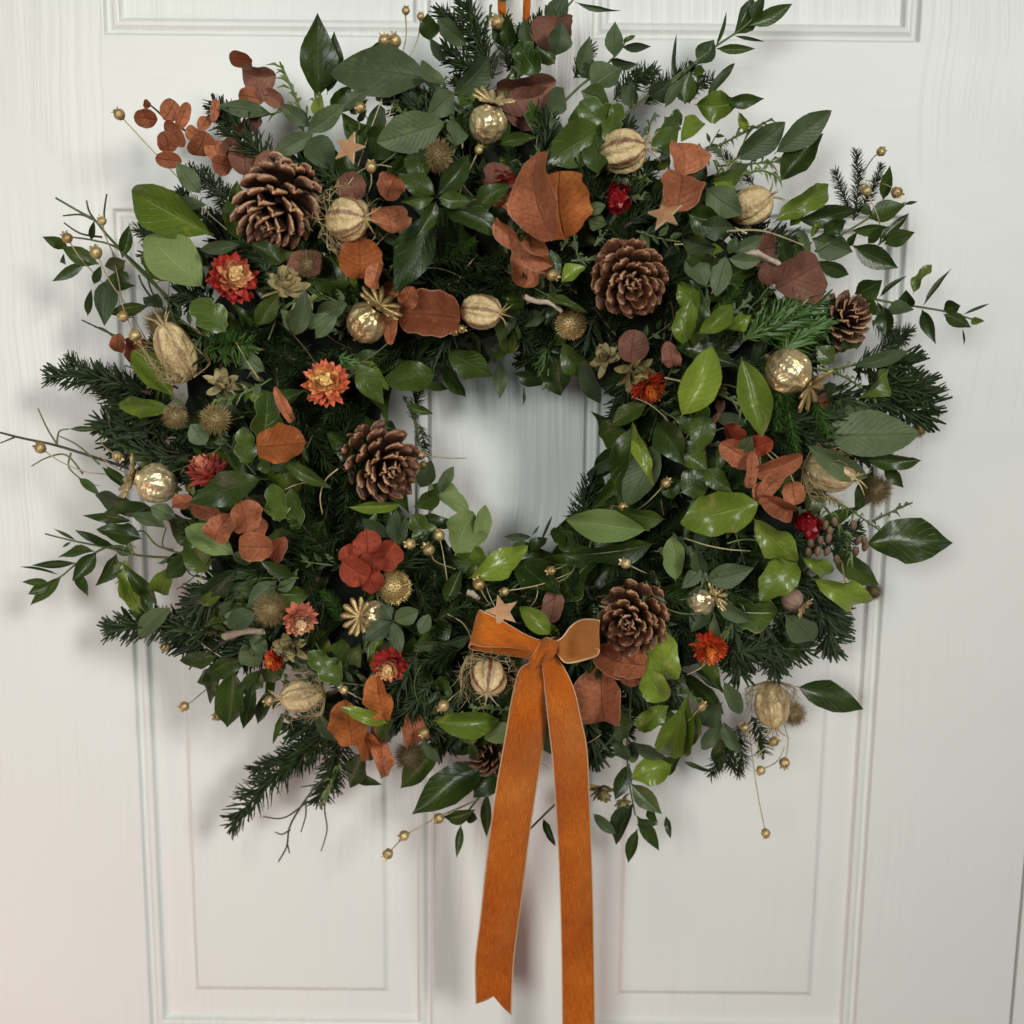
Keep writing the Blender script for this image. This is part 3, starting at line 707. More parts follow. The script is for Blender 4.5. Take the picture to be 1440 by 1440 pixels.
F(B, [(640, 330, 500, -10, 0, 26), (620, 200, 430, 30, 0, 24), (600, 330, 430, 200, 0, 22), (460, 460, 300, 400, 0, 18), (700, 300, 850, 60, 0, 20), (980, 330, 1060, 200, 0, 15), (1150, 420, 1330, 290, 0, 18), (1280, 440, 1500, 290, 0, 20), (1440, 400, 1250, 300, 0, 18), (380, 1110, 560, 1020, 1, 12, 6), (360, 1000, 520, 1080, 0, 16, 8), (400, 1070, 740, 1210, 0, 22, 6), (450, 1200, 730, 1090, 0, 20, 4), (380, 1190, 640, 1240, 0, 20, 2), (700, 1380, 860, 1420, 0, 18), (640, 1300, 820, 1500, 0, 20), (930, 1500, 780, 1330, 0, 18), (200, 1000, 120, 900, 0, 14), (1000, 1350, 900, 1200, 0, 16)])
F(C_, [(720, 930, 730, 640, 0, 14, 4), (740, 900, 840, 690, 0, 12, 4), (700, 880, 640, 720, 0, 12, 2), (600, 1010, 690, 880, 0, 16), (320, 1420, 600, 1250, 1, 22, 14), (250, 1440, 520, 1190, 1, 20, 10), (420, 1490, 620, 1330, 1, 19, 12), (180, 1330, 320, 1170, 0, 16), (150, 1300, 240, 1200, 1, 12), (-20, 420, 130, 330, 0, 16), (300, 780, 120, 620, 0, 14), (830, 1480, 960, 1390, 0, 18), (800, 1350, 930, 1440, 0, 17)])
F(D_, [(640, 220, 175, 150, 0, 22, 0), (520, 330, 280, 60, 0, 20), (600, 330, 380, 110, 0, 22), (700, 400, 400, 320, 0, 22), (760, 500, 430, 420, 0, 24), (800, 480, 560, 480, 0, 20), (700, 330, 540, 190, 0, 20), (920, 1230, 420, 1235, 0, 24, 0), (900, 1290, 560, 1160, 0, 20), (1000, 1250, 700, 1270, 0, 22), (1440, 960, 1210, 700, 0, 24, 4), (1440, 830, 1150, 880, 0, 22), (1340, 1010, 1230, 760, 0, 24, 2), (1440, 1180, 1370, 1060, 1, 13, 10), (1320, 400, 1440, 300, 0, 20), (1290, 350, 1400, 560, 0, 20), (870, 20, 1040, 20, 1, 15, 10), (1090, 100, 1280, 30, 0, 18), (1100, 30, 1440, 100, 0, 18), (1430, 60, 1540, 130, 1, 13, 6)])
F(E_, [(300, 330, 330, 200, 0, 15), (330, 350, 350, 480, 0, 14), (860, 20, 920, 190, 1, 13, 8), (840, 30, 760, 110, 0, 18), (1000, 1150, 1010, 960, 0, 19, 2), (1080, 1090, 900, 1000, 0, 18), (560, 1050, 360, 960, 0, 18), (520, 1090, 330, 1200, 0, 18), (600, 1250, 400, 1100, 0, 20), (500, 1300, 300, 1380, 0, 18), (480, 1440, 360, 1240, 0, 18), (460, 1100, 600, 1180, 0, 18), (1320, 1020, 1230, 880, 0, 16), (1420, 700, 1290, 660, 0, 15)])
F(F_, [(790, 160, 1080, 270, 0, 26, 0), (760, 190, 1040, 200, 0, 26), (780, 230, 1050, 330, 0, 24), (720, 120, 990, 110, 0, 24), (440, 160, 495, 450, 1, 17, 16), (400, 120, 380, 360, 1, 16, 12), (560, 240, 620, 400, 1, 15, 10), (390, 60, 330, 200, 1, 16, 8), (560, 330, 440, 250, 0, 16), (480, 990, 680, 1230, 0, 22), (520, 1060, 640, 1330, 0, 24), (470, 1000, 600, 1110, 0, 20), (250, 1000, 100, 870, 0, 20), (330, 900, 180, 1080, 0, 20), (210, 1300, 330, 1130, 0, 20), (200, 1150, 260, 1440, 0, 22), (330, 1180, 380, 1420, 0, 20), (150, 1050, 330, 1100, 0, 18), (600, 780, 680, 900, 0, 14)])
F(G_, [(1380, 230, 950, 610, 0, 24, 0), (1420, 190, 1060, 400, 0, 20), (1440, 200, 1340, 530, 0, 20), (1450, 90, 1200, 210, 0, 22)])
F(H_, [(380, 0, 220, 190, 0, 18, 4), (420, 30, 330, 150, 0, 16), (350, -60, 230, 80, 0, 18), (330, 120, 420, 220, 1, 14), (1000, 250, 1130, 150, 0, 18), (1030, 150, 1080, 320, 0, 18)])
F(I_, [(210, 220, 130, 390, 0, 16, 4), (230, 180, 240, 390, 0, 16, 6), (290, 140, 350, 300, 0, 15, 4), (190, 200, 200, 360, 0, 17)])
# ---- leaves lying loose in the wreath
A.leaves([('L', 905, 992, 545, 800, 175, 14, -8), ('B', 862, 1218, 612, 990, 195, 18, 10), ('L', 655, 1175, 622, 1040, 65, 8), ('D', 1345, 420, 1340, 55, 140, 4, 15), ('D', 1380, 400, 1410, 130, 70, 0, 30),
    ('G', 1330, 560, 1150, 655, 75, 14), ('G', 1300, 580, 1400, 705, 120, 14), ('G', 1290, 560, 1450, 440, 80, 16), ('G', 1310, 540, 1180, 440, 60, 6), ('L', 1320, 560, 1360, 380, 60, 8), ('G', 1150, 480, 920, 445, 65, 4), ('G', 850, 820, 745, 690, 75, 8), ('G', 880, 865, 700, 855, 55, 20), ('D', 1010, 1020, 955, 840, 90, 10), ('D', 980, 930, 1000, 760, 70, 0), ('G', 1015, 1030, 840, 1055, 55, 16), ('D', 1190, 1110, 1060, 1030, 75, 10), ('D', 1250, 1060, 1100, 1090, 60, 2),
    ('I', 950, 1400, 820, 1250, 150, 16, 10), ('D', 1080, 1380, 1180, 1230, 80, 8), ('G', 1240, 1420, 1290, 1230, 80, 16), ('G', 1250, 1400, 1190, 1310, 60, 14), ('G', 1300, 1390, 1390, 1320, 50, 14), ('G', 1330, 1430, 1420, 1330, 60, 14), ('G', 1330, 1320, 1460, 1280, 80, 8), ('L', 740, 1190, 610, 1120, 40, 0), ('D', 690, 1300, 600, 1250, 60, 4), ('D', 1400, 480, 1480, 360, 80, 2)])
B.leaves([('G', 395, 335, -55, 300, 185, 10, 14), ('G', 445, 510, 148, 600, 155, 16, 5), ('G', 480, 385, 368, 490, 95, 16), ('G', 470, 400, 628, 240, 100, 14), ('G', 480, 620, 480, 500, 80, 10), ('G', 450, 365, 325, 300, 45, 14), ('G', 445, 265, 375, 165, 40, 12), ('D', 370, 175, 362, 55, 78, 10, 0), ('G', 535, 195, 400, 80, 72, 12), ('D', 110, 245, 210, 165, 70, 0), ('G', -20, 475, 115, 380, 60, 14), ('G', 420, 420, 340, 250, 60, 0),
    ('G', 900, 240, 930, 95, 90, 24, 25), ('I', 830, 320, 740, 180, 120, 12), ('I', 900, 270, 780, 160, 110, 10), ('G', 880, 490, 935, 600, 50, 6), ('D', 660, 610, 830, 575, 50, 8), ('D', 720, 520, 560, 640, 90, -4),
    ('I', 1150, 540, 1010, 430, 160, 12, 10), ('D', 1100, 530, 850, 690, 180, 14, -12), ('D', 1080, 740, 1060, 560, 110, 4), ('I', 1110, 600, 1180, 430, 90, 14),
    ('D', 400, 830, 545, 650, 92, 24, 10), ('D', 400, 825, 240, 735, 88, 22), ('D', 400, 832, 250, 850, 52, 26), ('D', 405, 835, 548, 850, 68, 27), ('D', 402, 845, 318, 1002, 62, 28, -20), ('D', 415, 860, 692, 1000, 115, 18), ('D', 390, 890, 222, 1240, 155, 20, 12), ('D', 560, 885, 715, 778, 85, 16),
    ('L', 925, 1195, 1028, 1120, 62, 12), ('D', 880, 1050, 920, 1180, 50, 8), ('D', 860, 1260, 1040, 1320, 40, 8), ('G', 1030, 900, 1115, 865, 50, 8), ('G', 1040, 920, 1120, 950, 60, 6), ('D', 540, 460, 430, 700, 70, 2), ('D', 350, 760, 300, 620, 120, 2), ('D', 180, 760, 330, 640, 110, 0), ('D', 500, 460, 560, 320, 70, 4), ('D', 100, 560, 250, 660, 120, 0),
    ('D', 1300, 640, 1430, 540, 100, 4), ('I', 1350, 560, 1440, 470, 90, 8), ('D', 700, 1440, 640, 1520, 70, 0), ('G', 870, 1330, 770, 1380, 30, 6), ('D', 600, 1560, 560, 1420, 80, 0), ('D', 210, 440, 130, 300, 90, -8), ('D', 260, 430, 330, 330, 80, -8)])
C_.leaves([('L', 50, 440, 235, 438, 110, 10, 15), ('D', 175, 430, 345, 418, 55, 14), ('L', 235, 470, 275, 560, 35, 14), ('L', 70, 500, 0, 585, 80, 10), ('G', 100, 410, 220, 265, 38, 6), ('G', 215, 675, 435, 515, 105, 8, 12), ('G', 385, 650, 635, 468, 105, 12, 15), ('D', 410, 770, 590, 555, 115, 2, -12), ('G', 95, 790, 245, 905, 125, 20, 5), ('D', 20, 900, 165, 940, 120, 12), ('G', 60, 960, 215, 960, 90, 10), ('L', 380, 940, 632, 775, 95, 14, 12), ('D', 480, 930, 755, 880, 80, 6, 20),
    ('D', 590, 990, 690, 925, 65, 4), ('G', 150, 1050, -5, 1010, 82, 22), ('G', 200, 1065, 340, 1000, 62, 20), ('G', 195, 1075, 225, 998, 38, 24), ('G', 185, 1075, 140, 1250, 85, 24), ('D', 150, 1130, 30, 1080, 110, 16), ('G', 20, 1070, 100, 1205, 90, 18), ('G', 190, 1090, 330, 1100, 62, 20), ('L', 60, 1410, 218, 1285, 85, 24, 8), ('L', 0, 1460, 30, 1265, 95, 22, -10), ('L', 60, 1340, -10, 1180, 85, 16), ('I', 110, 1390, 30, 1180, 60, 12), ('D', 480, 1020, 515, 1175, 50, 12), ('L', 540, 1005, 580, 935, 28, 12), ('L', 450, 955, 515, 890, 40, 12), ('G', 540, 1080, 480, 960, 40, 8), ('D', 440, 1130, 420, 1000, 60, 4), ('D', 850, 1290, 860, 1430, 70, 4), ('L', 190, 1390, 290, 1330, 60, 8), ('D', 30, 440, 0, 300, 90, -4), ('D', 120, 760, 290, 700, 70, 4), ('L', 130, 770, 220, 840, 60, 2)])
D_.leaves([('L', 740, 240, 555, 35, 115, 10, 10), ('L', 735, 290, 495, 258, 85, 14, -5), ('D', 560, 630, 430, 530, 38, 2), ('G', 575, 685, 398, 655, 95, 6), ('D', 640, 700, 440, 720, 55, 8), ('G', 705, 790, 550, 722, 62, 14), ('D', 605, 835, 405, 790, 85, 6), ('G', 745, 745, 635, 695, 72, 10), ('D', 560, 760, 350, 735, 45, 2), ('B', 995, 905, 775, 785, 115, 12, 10), ('D', 1110, 580, 798, 682, 140, 30, 8), ('L', 530, 915, 605, 1192, 95, 6, 12), ('D', 670, 1120, 512, 930, 62, 16, -10), ('G', 725, 1120, 580, 1245, 85, 12), ('L', 730, 940, 670, 1080, 90, 8), ('G', 640, 1160, 600, 1050, 45, 10), ('D', 900, 800, 760, 860, 90, 4), ('D', 880, 980, 780, 830, 110, 2), ('D', 1000, 960, 790, 1120, 100, 2),
    ('G', 1085, 1145, 955, 1205, 92, 16), ('I', 1110, 420, 1130, 210, 150, 14, 15), ('I', 1040, 520, 1030, 360, 110, 12, -10), ('G', 870, 440, 805, 350, 90, 8), ('I', 1180, 760, 1150, 600, 120, 8), ('I', 1120, 560, 1110, 470, 60, 12), ('D', 1190, 505, 1400, 620, 62, 8), ('I', 1250, 800, 1230, 620, 90, 4), ('I', 1440, 1440, 1300, 1310, 125, 16, 5), ('G', 1090, 1380, 1025, 1280, 92, 8), ('D', 920, 1330, 750, 1350, 75, 0), ('D', 960, 1380, 830, 1440, 80, 0), ('G', 1060, 940, 980, 900, 60, 6), ('D', 1440, 1250, 1420, 1330, 70, 6), ('D', 990, 430, 1010, 560, 80, 4), ('G', 1120, 130, 1010, 40, 60, 2), ('D', 430, 610, 330, 590, 0.1, 0), ('D', 660, 720, 470, 690, 90, 0), ('G', 1130, 1330, 1050, 1220, 60, 4), ('D', 800, 900, 700, 1000, 80, -2)])
E_.leaves([('D', 405, 140, 160, 175, 135, 14, 12), ('D', 60, 90, 180, 265, 100, 10, -15), ('D', 330, 190, 460, 205, 30, 4), ('D', 440, 40, 640, 150, 115, 10, 14), ('D', 420, 90, 525, 235, 62, 4, 20), ('G', 670, 85, 668, 240, 56, 2, 0), ('D', 720, 135, 872, 180, 62, 2, 10), ('G', 765, 185, 768, 275, 10, 0), ('D', 885, 60, 925, 228, 120, 2, 0), ('D', 930, 0, 1035, 170, 95, 4, 20), ('G', 1020, 60, 1090, 265, 75, 4, 25), ('D', 270, 270, 388, 305, 38, 4), ('G', 330, 620, 380, 505, 75, 10), ('G', 410, 645, 470, 528, 52, 10), ('B', 365, 600, 540, 720, 90, 6, -20), ('B', 480, 905, 560, 715, 160, 12, 8), ('B', 570, 880, 612, 685, 72, 12, 15), ('D', 300, 700, 420, 640, 80, 4), ('D', 320, 740, 490, 780, 60, 6), ('I', 380, 860, 300, 730, 120, 0), ('G', 205, 830, 88, 750, 58, 16), ('G', 235, 860, 228, 715, 62, 18), ('G', 240, 860, 275, 745, 40, 14), ('L', 535, 1000, 795, 865, 112, 18, 12), ('D', 740, 920, 930, 1075, 140, 12, -10), ('G', 805, 825, 688, 825, 34, 6), ('G', 800, 820, 838, 775, 8, 4), ('G', 838, 855, 892, 732, 12, 4), ('D', 945, 875, 920, 765, 28, 4), ('D', 800, 890, 870, 830, 60, 2),
    ('B', 1300, 797, 943, 755, 135, 26, -8), ('D', 1330, 850, 940, 915, 95, 10), ('D', 1370, 750, 1150, 715, 80, 10), ('D', 1225, 350, 1190, 685, 175, 12, -8), ('G', 1350, 420, 1195, 695, 130, 8, 15), ('L', 1225, 330, 1315, 608, 52, 24, 15), ('D', 1290, 265, 1140, 355, 82, 14), ('D', 1210, 380, 1085, 395, 115, 6), ('D', 1325, 335, 1450, 525, 125, 16, 10), ('D', 1160, 650, 1105, 690, 40, 4), ('L', 885, 1240, 755, 1120, 90, 20), ('B', 1410, 1015, 1400, 820, 95, 14, -20), ('L', 1335, 1450, 1352, 1225, 150, 12, 6), ('G', 95, 850, 150, 720, 40, 4), ('G', 215, 1180, 98, 1260, 82, 26), ('G', 215, 1180, 250, 1315, 60, 27), ('G', 218, 1178, 325, 1135, 82, 26), ('G', 215, 1178, 165, 1110, 60, 24), ('G', 330, 1240, 370, 1150, 60, 16), ('L', 600, 960, 560, 860, 60, 0), ('D', 1010, 960, 990, 850, 120, 2), ('I', 1010, 870, 880, 800, 90, 2), ('D', 0, 1370, 80, 1270, 90, 2), ('L', 20, 700, 250, 690, 50, 4), ('D', 640, 940, 600, 1000, 60, 4), ('D', 1340, 640, 1440, 590, 90, 4), ('D', 620, 60, 540, 150, 40, -6)])
F_.leaves([('L', -10, 322, 132, 25, 155, 28, 10), ('L', 245, 65, 338, 402, 132, 26, -8), ('G', 555, 395, 1000, 388, 185, 8, -14), ('G', 515, 430, 785, 580, 95, 24, 12), ('D', 770, 500, 1003, 500, 70, 0, 20), ('D', 850, 515, 932, 618, 55, -4), ('G', 715, 105, 952, 42, 62, 8), ('G', 600, 250, 640, 180, 62, 10), ('L', 740, 245, 885, 105, 72, 4), ('L', 335, 680, -5, 775, 185, 26, -10), ('L', 295, 742, 485, 935, 122, 22, 14), ('L', 485, 930, 335, 1085, 145, 16, 0), ('L', 500, 910, 645, 985, 72, 14), ('L', 545, 1000, 808, 1105, 112, 16, 12), ('D', 760, 855, 1145, 848, 190, 2, -10), ('D', 620, 870, 830, 1030, 100, -2), ('D', -20, 420, 105, 545, 110, 14), ('D', 90, 540, 205, 635, 85, 12), ('D', 100, 300, 70, 470, 110, 8), ('D', -10, 640, 120, 560, 130, 12), ('G', 240, 470, 290, 400, 60, 14), ('G', 430, 1150, 555, 1275, 122, 14, 10), ('D', 500, 1250, 420, 1230, 60, 0), ('D', 480, 1330, 460, 1250, 50, 0), ('D', 640, 90, 560, 20, 80, -2), ('D', 660, 40, 760, -10, 60, 0), ('D', 20, 640, 100, 480, 80, 2), ('D', 500, 640, 340, 620, 60, -4), ('D', 190, 700, 260, 820, 80, -2), ('D', 640, 460, 720, 540, 60, -6)])
G_.leaves([('D', 900, -90, 888, 88, 62, 0), ('D', 975, -70, 958, 188, 125, 2, 5), ('D', 1070, -10, 1025, 195, 62, 2), ('D', 1160, 20, 1085, 175, 60, 0), ('D', 1195, 120, 1150, 262, 28, 2), ('D', 1100, -60, 1010, 60, 90, -2), ('D', 1050, -110, 870, -40, 80, -4), ('G', 1330, 120, 1420, 250, 60, 4)])
H_.leaves([('L', 200, 172, -2, 105, 62, 22), ('D', 620, 330, 300, 555, 160, 4, 8), ('D', 420, 260, 250, 445, 105, 0, 10), ('D', 660, 380, 555, 485, 105, 2), ('D', 50, 400, 172, 430, 42, -2), ('D', 100, 290, 35, 445, 95, 0), ('L', 385, 160, 668, 165, 118, 16, 14), ('B', 740, 190, 600, 235, 90, 8), ('G', 335, 225, 418, 345, 42, 18), ('D', 230, 60, 190, 270, 70, 6), ('D', 500, 250, 600, 160, 60, 2),
    ('L', 1400, 345, 1225, 400, 122, 4, 12), ('L', 1445, 90, 1385, 335, 125, 10, 10), ('L', 1250, 205, 1365, 100, 90, 8), ('L', 1285, -70, 1370, 85, 125, 14), ('D', 1200, 120, 1120, 40, 80, 2), ('G', 1060, 550, 1158, 640, 50, -2, 20), ('G', 1150, 230, 1210, 330, 60, 2), ('D', 1370, 560, 1390, 658, 30, -4), ('D', 540, 240, 570, 330, 40, 6), ('D', 150, 200, 120, 330, 60, 0), ('D', 850, 570, 905, 690, 35, 0), ('D', 1180, 120, 1180, 260, 90, -2), ('D', 1330, 390, 1440, 300, 70, -4)])
I_.leaves([('D', 475, 15, 772, 112, 125, 2, -10), ('G', 170, -10, 250, 140, 72, 16), ('G', 170, 160, 240, 300, 62, 12), ('G', 170, 80, 75, 190, 90, 8), ('G', 165, 150, 80, 285, 72, 8), ('L', 25, 40, 15, 320, 90, 8, 20), ('L', 60, 100, 50, 230, 70, 4), ('D', 0, 330, 125, 375, 22, -2), ('D', 160, 220, 150, 390, 60, 4), ('D', 60, 180, 20, 280, 50, -2)])
B.leaves([('D', 700, 190, 650, 70, 70, 10), ('D', 720, 200, 700, 60, 60, 12), ('G', 790, 220, 770, 80, 55, 12), ('D', 820, 200, 810, 95, 50, 8), ('G', 660, 0, 690, -60, 80, 8)])
F(B, [(700, 280, 690, 60, 0, 18, 6), (800, 260, 790, 110, 0, 18, 4), (740, 250, 740, 110, 0, 16, 2)])
# ---- sprigs with their own leaves
A.sprig([(760, 1300), (650, 1200), (560, 1110), (450, 990), (400, 930), (330, 890), (235, 835)], [], 'eucalyptus_sprig', .0011)
st = A.sprig([(720, 1290), (640, 1180), (500, 1050), (400, 1015), (300, 1000)], [('Q', 290, 1045, 178, 998, 48), ('Q', 420, 1115, 255, 1040, 72), ('Q', 362, 1105, 218, 1188, 46), ('Q', 385, 1015, 397, 932, 26), ('Q', 515, 1090, 545, 948, 52), ('Q', 530, 1100, 440, 1125, 66), ('Q', 572, 1205, 445, 1165, 85), ('P', 455, 1175, 440, 1372, 92), ('Q', 395, 1200, 425, 1120, 36), ('Q', 630, 1290, 458, 1325, 55), ('Q', 370, 1335, 385, 1220, 32), ('Q', 272, 1115, 268, 1072, 20)])
for q in ([(400, 930), (375, 890), (365, 845)], [(440, 940), (440, 890), (450, 818)], [(390, 925), (340, 905), (265, 910)], [(430, 1000), (340, 985), (270, 940)], [(540, 1440), (450, 1400), (345, 1350)], [(500, 1440), (440, 1390), (400, 1380)], [(640, 1260), (600, 1200), (585, 1160)], [(700, 1320), (640, 1230), (615, 1140)]): stem([A.c(*p) for p in q], .0008, 'darktwig', name='bare_twig')
B.sprig([(700, 330), (760, 250), (860, 130), (960, 20), (1000, -30)], [('P', 885, 110, 955, -25, 85), ('P', 985, 8, 1182, 52, 20), ('P', 790, 200, 735, 330, 92), ('P', 905, 90, 860, 20, 50)])
B.sprig([(890, 480), (1000, 370), (1100, 290), (1170, 220), (1195, 180)], [('P', 1150, 240, 1155, 92, 72), ('P', 1180, 198, 1308, 198, 36), ('L', 1188, 180, 1238, 150, 20), ('P', 1130, 250, 1248, 275, 42), ('P', 1000, 310, 1050, 152, 62), ('P', 1010, 270, 1065, 325, 55), ('P', 1050, 375, 1185, 280, 115), ('Q', 1010, 385, 1130, 435, 92), ('P', 940, 445, 862, 365, 80), ('P', 862, 490, 945, 365, 90), ('P', 1090, 300, 985, 280, 70)])
B.sprig([(1180, 500), (1300, 400), (1400, 330), (1480, 270)], [('P', 1290, 405, 1395, 345, 92), ('P', 1220, 470, 1225, 335, 36), ('P', 1365, 455, 1445, 325, 46), ('P', 1408, 335, 1410, 142, 18), ('P', 1250, 440, 1180, 360, 70)])
C_.sprig([(-60, 360), (0, 310), (80, 240), (140, 195), (215, 145), (280, 95), (305, 60)], [('Q', 280, 108, 462, 15, 62), ('Q', 215, 148, 300, -25, 92), ('Q', 290, 90, 345, -15, 52), ('Q', 140, 195, 187, 48, 16), ('Q', 215, 150, 348, 176, 14), ('Q', 140, 205, 306, 205, 38), ('Q', 62, 272, 132, 168, 82), ('Q', 45, 300, 95, 300, 46), ('Q', 25, 275, 50, 262, 30), ('Q', 55, 330, 112, 325, 16), ('Q', 10, 440, 30, 300, 80), ('Q', 50, 358, 122, 374, 12)], label='long eucalyptus sprig reaching up past the top edge')
C_.sprig([(560, 1060), (640, 1010), (720, 960), (840, 890), (940, 855)], [('Q', 845, 845, 875, 698, 48), ('Q', 780, 920, 942, 865, 85), ('Q', 712, 972, 872, 958, 45), ('Q', 820, 1040, 956, 898, 40), ('Q', 850, 1030, 978, 980, 70), ('Q', 715, 1035, 908, 1130, 92), ('P', 545, 1005, 718, 1062, 115), ('Q', 560, 1100, 706, 1162, 62), ('Q', 935, 862, 992, 850, 14), ('Q', 700, 1040, 735, 980, 30), ('Q', 780, 1030, 850, 950, 40), ('Q', 790, 870, 750, 900, 50)])
C_.sprig([(700, 1260), (790, 1260), (900, 1280), (1030, 1300), (1110, 1315), (1200, 1340), (1240, 1355)], [('Q', 725, 1240, 842, 1182, 92), ('Q', 830, 1255, 942, 1158, 22), ('Q', 820, 1270, 872, 1385, 32), ('L', 972, 1240, 1045, 1108, 48), ('Q', 945, 1305, 942, 1225, 68), ('Q', 1015, 1290, 1137, 1132, 22), ('Q', 1010, 1305, 1062, 1448, 52), ('Q', 1100, 1310, 1172, 1290, 66), ('Q', 1100, 1325, 1218, 1382, 58), ('Q', 1180, 1328, 1296, 1280, 13), ('L', 1215, 1355, 1270, 1355, 32), ('P', 855, 1310, 975, 1305, 60), ('Q', 760, 1270, 820, 1330, 60), ('Q', 1180, 1385, 1188, 1460, 8)], label='eucalyptus sprig reaching furthest to the right')
D_.sprig([(900, 920), (600, 905), (450, 870), (300, 840), (190, 812)], [('Q', 480, 862, 315, 796, 38), ('Q', 400, 885, 242, 912, 46), ('Q', 320, 840, 225, 790, 14), ('Q', 300, 845, 262, 870, 12), ('P', 560, 900, 470, 860, 40)])
D_.sprig([(560, 880), (470, 865), (405, 890), (320, 940), (260, 990), (180, 1030)], [('Q', 408, 888, 305, 1012, 72), ('Q', 325, 935, 133, 945, 34), ('Q', 318, 985, 370, 1068, 46), ('Q', 208, 1018, 92, 1015, 34), ('Q', 212, 1022, 118, 1068, 46), ('Q', 262, 988, 128, 1112, 52), ('Q', 250, 985, 78, 948, 12), ('Q', 492, 895, 408, 1035, 64)], label='eucalyptus sprig drooping furthest to the left')
D_.sprig([(1260, 998), (1160, 998), (1080, 1002), (990, 1030), (900, 1060)], [('L', 952, 1040, 843, 1118, 52), ('P', 1085, 1008, 968, 1088, 62), ('P', 1000, 1045, 918, 1172, 36), ('P', 1080, 1002, 935, 968, 36), ('Q', 1240, 992, 1098, 928, 62), ('P', 1168, 1008, 1038, 1125, 90), ('P', 1170, 1050, 1250, 1000, 50)], r=.0007)
F_.sprig([(60, 830), (75, 900), (90, 1000), (120, 1120), (150, 1210)], [('P', 50, 880, 128, 805, 78), ('P', 90, 1005, 302, 958, 105), ('P', 130, 1100, 292, 1182, 66), ('P', 132, 1150, 135, 1302, 48), ('P', 112, 1100, 38, 1228, 92), ('P', 85, 950, -5, 1045, 65), ('P', 62, 880, 15, 955, 60), ('P', 80, 985, 60, 870, 70)], label='grey green eucalyptus sprig hanging over the orange strawflower')
H_.sprig([(1225, -60), (1215, 150), (1205, 280), (1215, 420), (1240, 560)], [('P', 1185, 290, 1262, 300, 90), ('P', 1235, 250, 1372, 322, 60), ('Q', 1215, 340, 1155, 495, 75), ('Q', 1222, 425, 1352, 555, 85), ('Q', 1232, 510, 1152, 685, 85), ('Q', 1245, 560, 1342, 712, 62), ('Q', 1250, 615, 1208, 762, 52), ('P', 1245, 600, 1335, 592, 38), ('Q', 1290, 530, 1330, 590, 40)])
H_.sprig([(640, 420), (560, 510), (500, 590)], [('Q', 438, 570, 562, 540, 66), ('Q', 505, 598, 485, 740, 36), ('P', 520, 560, 575, 575, 50), ('Q', 615, 460, 612, 655, 48), ('Q', 560, 540, 380, 580, 14)])
G_.sprig([(1430, 380), (1340, 430), (1230, 590), (1210, 690), (1175, 755)], [], 'bare_twig', .0009, 'darktwig')
for q in ([(1300, 500), (1200, 570), (1110, 565)], [(1400, 420), (1370, 520), (1380, 620), (1355, 710)], [(1290, 500), (1290, 560), (1270, 630)], [(1225, 620), (1190, 640), (1160, 630)], [(1212, 680), (1222, 720)], [(1340, 430), (1270, 440)]): stem([G_.c(*p) for p in q], .0007, 'darktwig', name='bare_twig')
D_.sprig([(620, 560), (540, 535), (400, 490), (240, 440), (100, 410), (0, 385)], [], 'bare_twig', .0012, 'darktwig', label='long bare twig reaching the left edge')
for q in ([(245, 442), (200, 370), (160, 283)], [(60, 405), (0, 430)], [(350, 560), (280, 480), (200, 490), (133, 527)], [(240, 430), (250, 380), (290, 370)], [(420, 520), (330, 440), (250, 400)], [(300, 470), (290, 530), (340, 580)], [(560, 480), (480, 400), (440, 250)], [(730, 880), (660, 860), (600, 800), (540, 830), (560, 870)], [(900, 920), (800, 920), (800, 980), (870, 1000)], [(800, 900), (690, 870), (700, 790)]): stem([D_.c(*p) for p in q], .0007, 'twig', name='bare_twig')
D_.leaves([('Q', 290, 370, 432, 372, 24, 0), ('Q', 330, 575, 422, 650, 38, 0), ('Q', 560, 620, 450, 525, 36, 0)])
stem([H_.c(*p) for p in [(900, 515), (780, 635), (740, 690)]], .0008, 'twig', name='bare_twig', off=.01)
# bright thin-leaved sprays
for t, pts, n, L, mt in ((A, [(1280, 560), (1250, 420), (1180, 260)], 26, 22, 'L'), (A, [(1300, 520), (1260, 460), (1090, 495)], 18, 20, 'L'), (A, [(1330, 500), (1330, 400), (1300, 230)], 14, 20, 'L'), (C_, [(60, 660), (200, 590), (380, 500)], 26, 20, 'D'), (C_, [(150, 700), (300, 690), (420, 680)], 22, 18, 'L'), (C_, [(200, 760), (330, 720), (420, 760)], 18, 16, 'L'), (F_, [(540, 110), (700, 160), (840, 285)], 18, 14, 'L'), (F_, [(640, 120), (760, 90), (880, 70)], 14, 12, 'L'), (F_, [(540, 610), (720, 720), (930, 870)], 20, 15, 'L'), (F_, [(600, 700), (700, 840), (710, 940)], 18, 15, 'L'), (F_, [(800, 760), (880, 720), (970, 680)], 12, 16, 'D'), (D_, [(560, 1050), (500, 1000), (510, 930)], 14, 16, 'L'), (D_, [(430, 740), (500, 830), (560, 880)], 14, 14, 'L'), (B, [(560, 260), (600, 160), (630, 40)], 20, 16, 'D'), (H_, [(1010, 400), (1100, 280), (1200, 180)], 20, 16, 'D'), (G_, [(1440, 330), (1390, 440), (1350, 530)], 22, 14, 'L'), (A, [(850, 1420), (800, 1500), (700, 1560)], 14, 18, 'D'), (D_, [(1100, 180), (1000, 230), (900, 260)], 12, 16, 'L'), (E_, [(330, 440), (300, 300), (260, 240)], 14, 14, 'D')):
    spray([t.c(*p) for p in pts], n, L, mt, 4, 8)
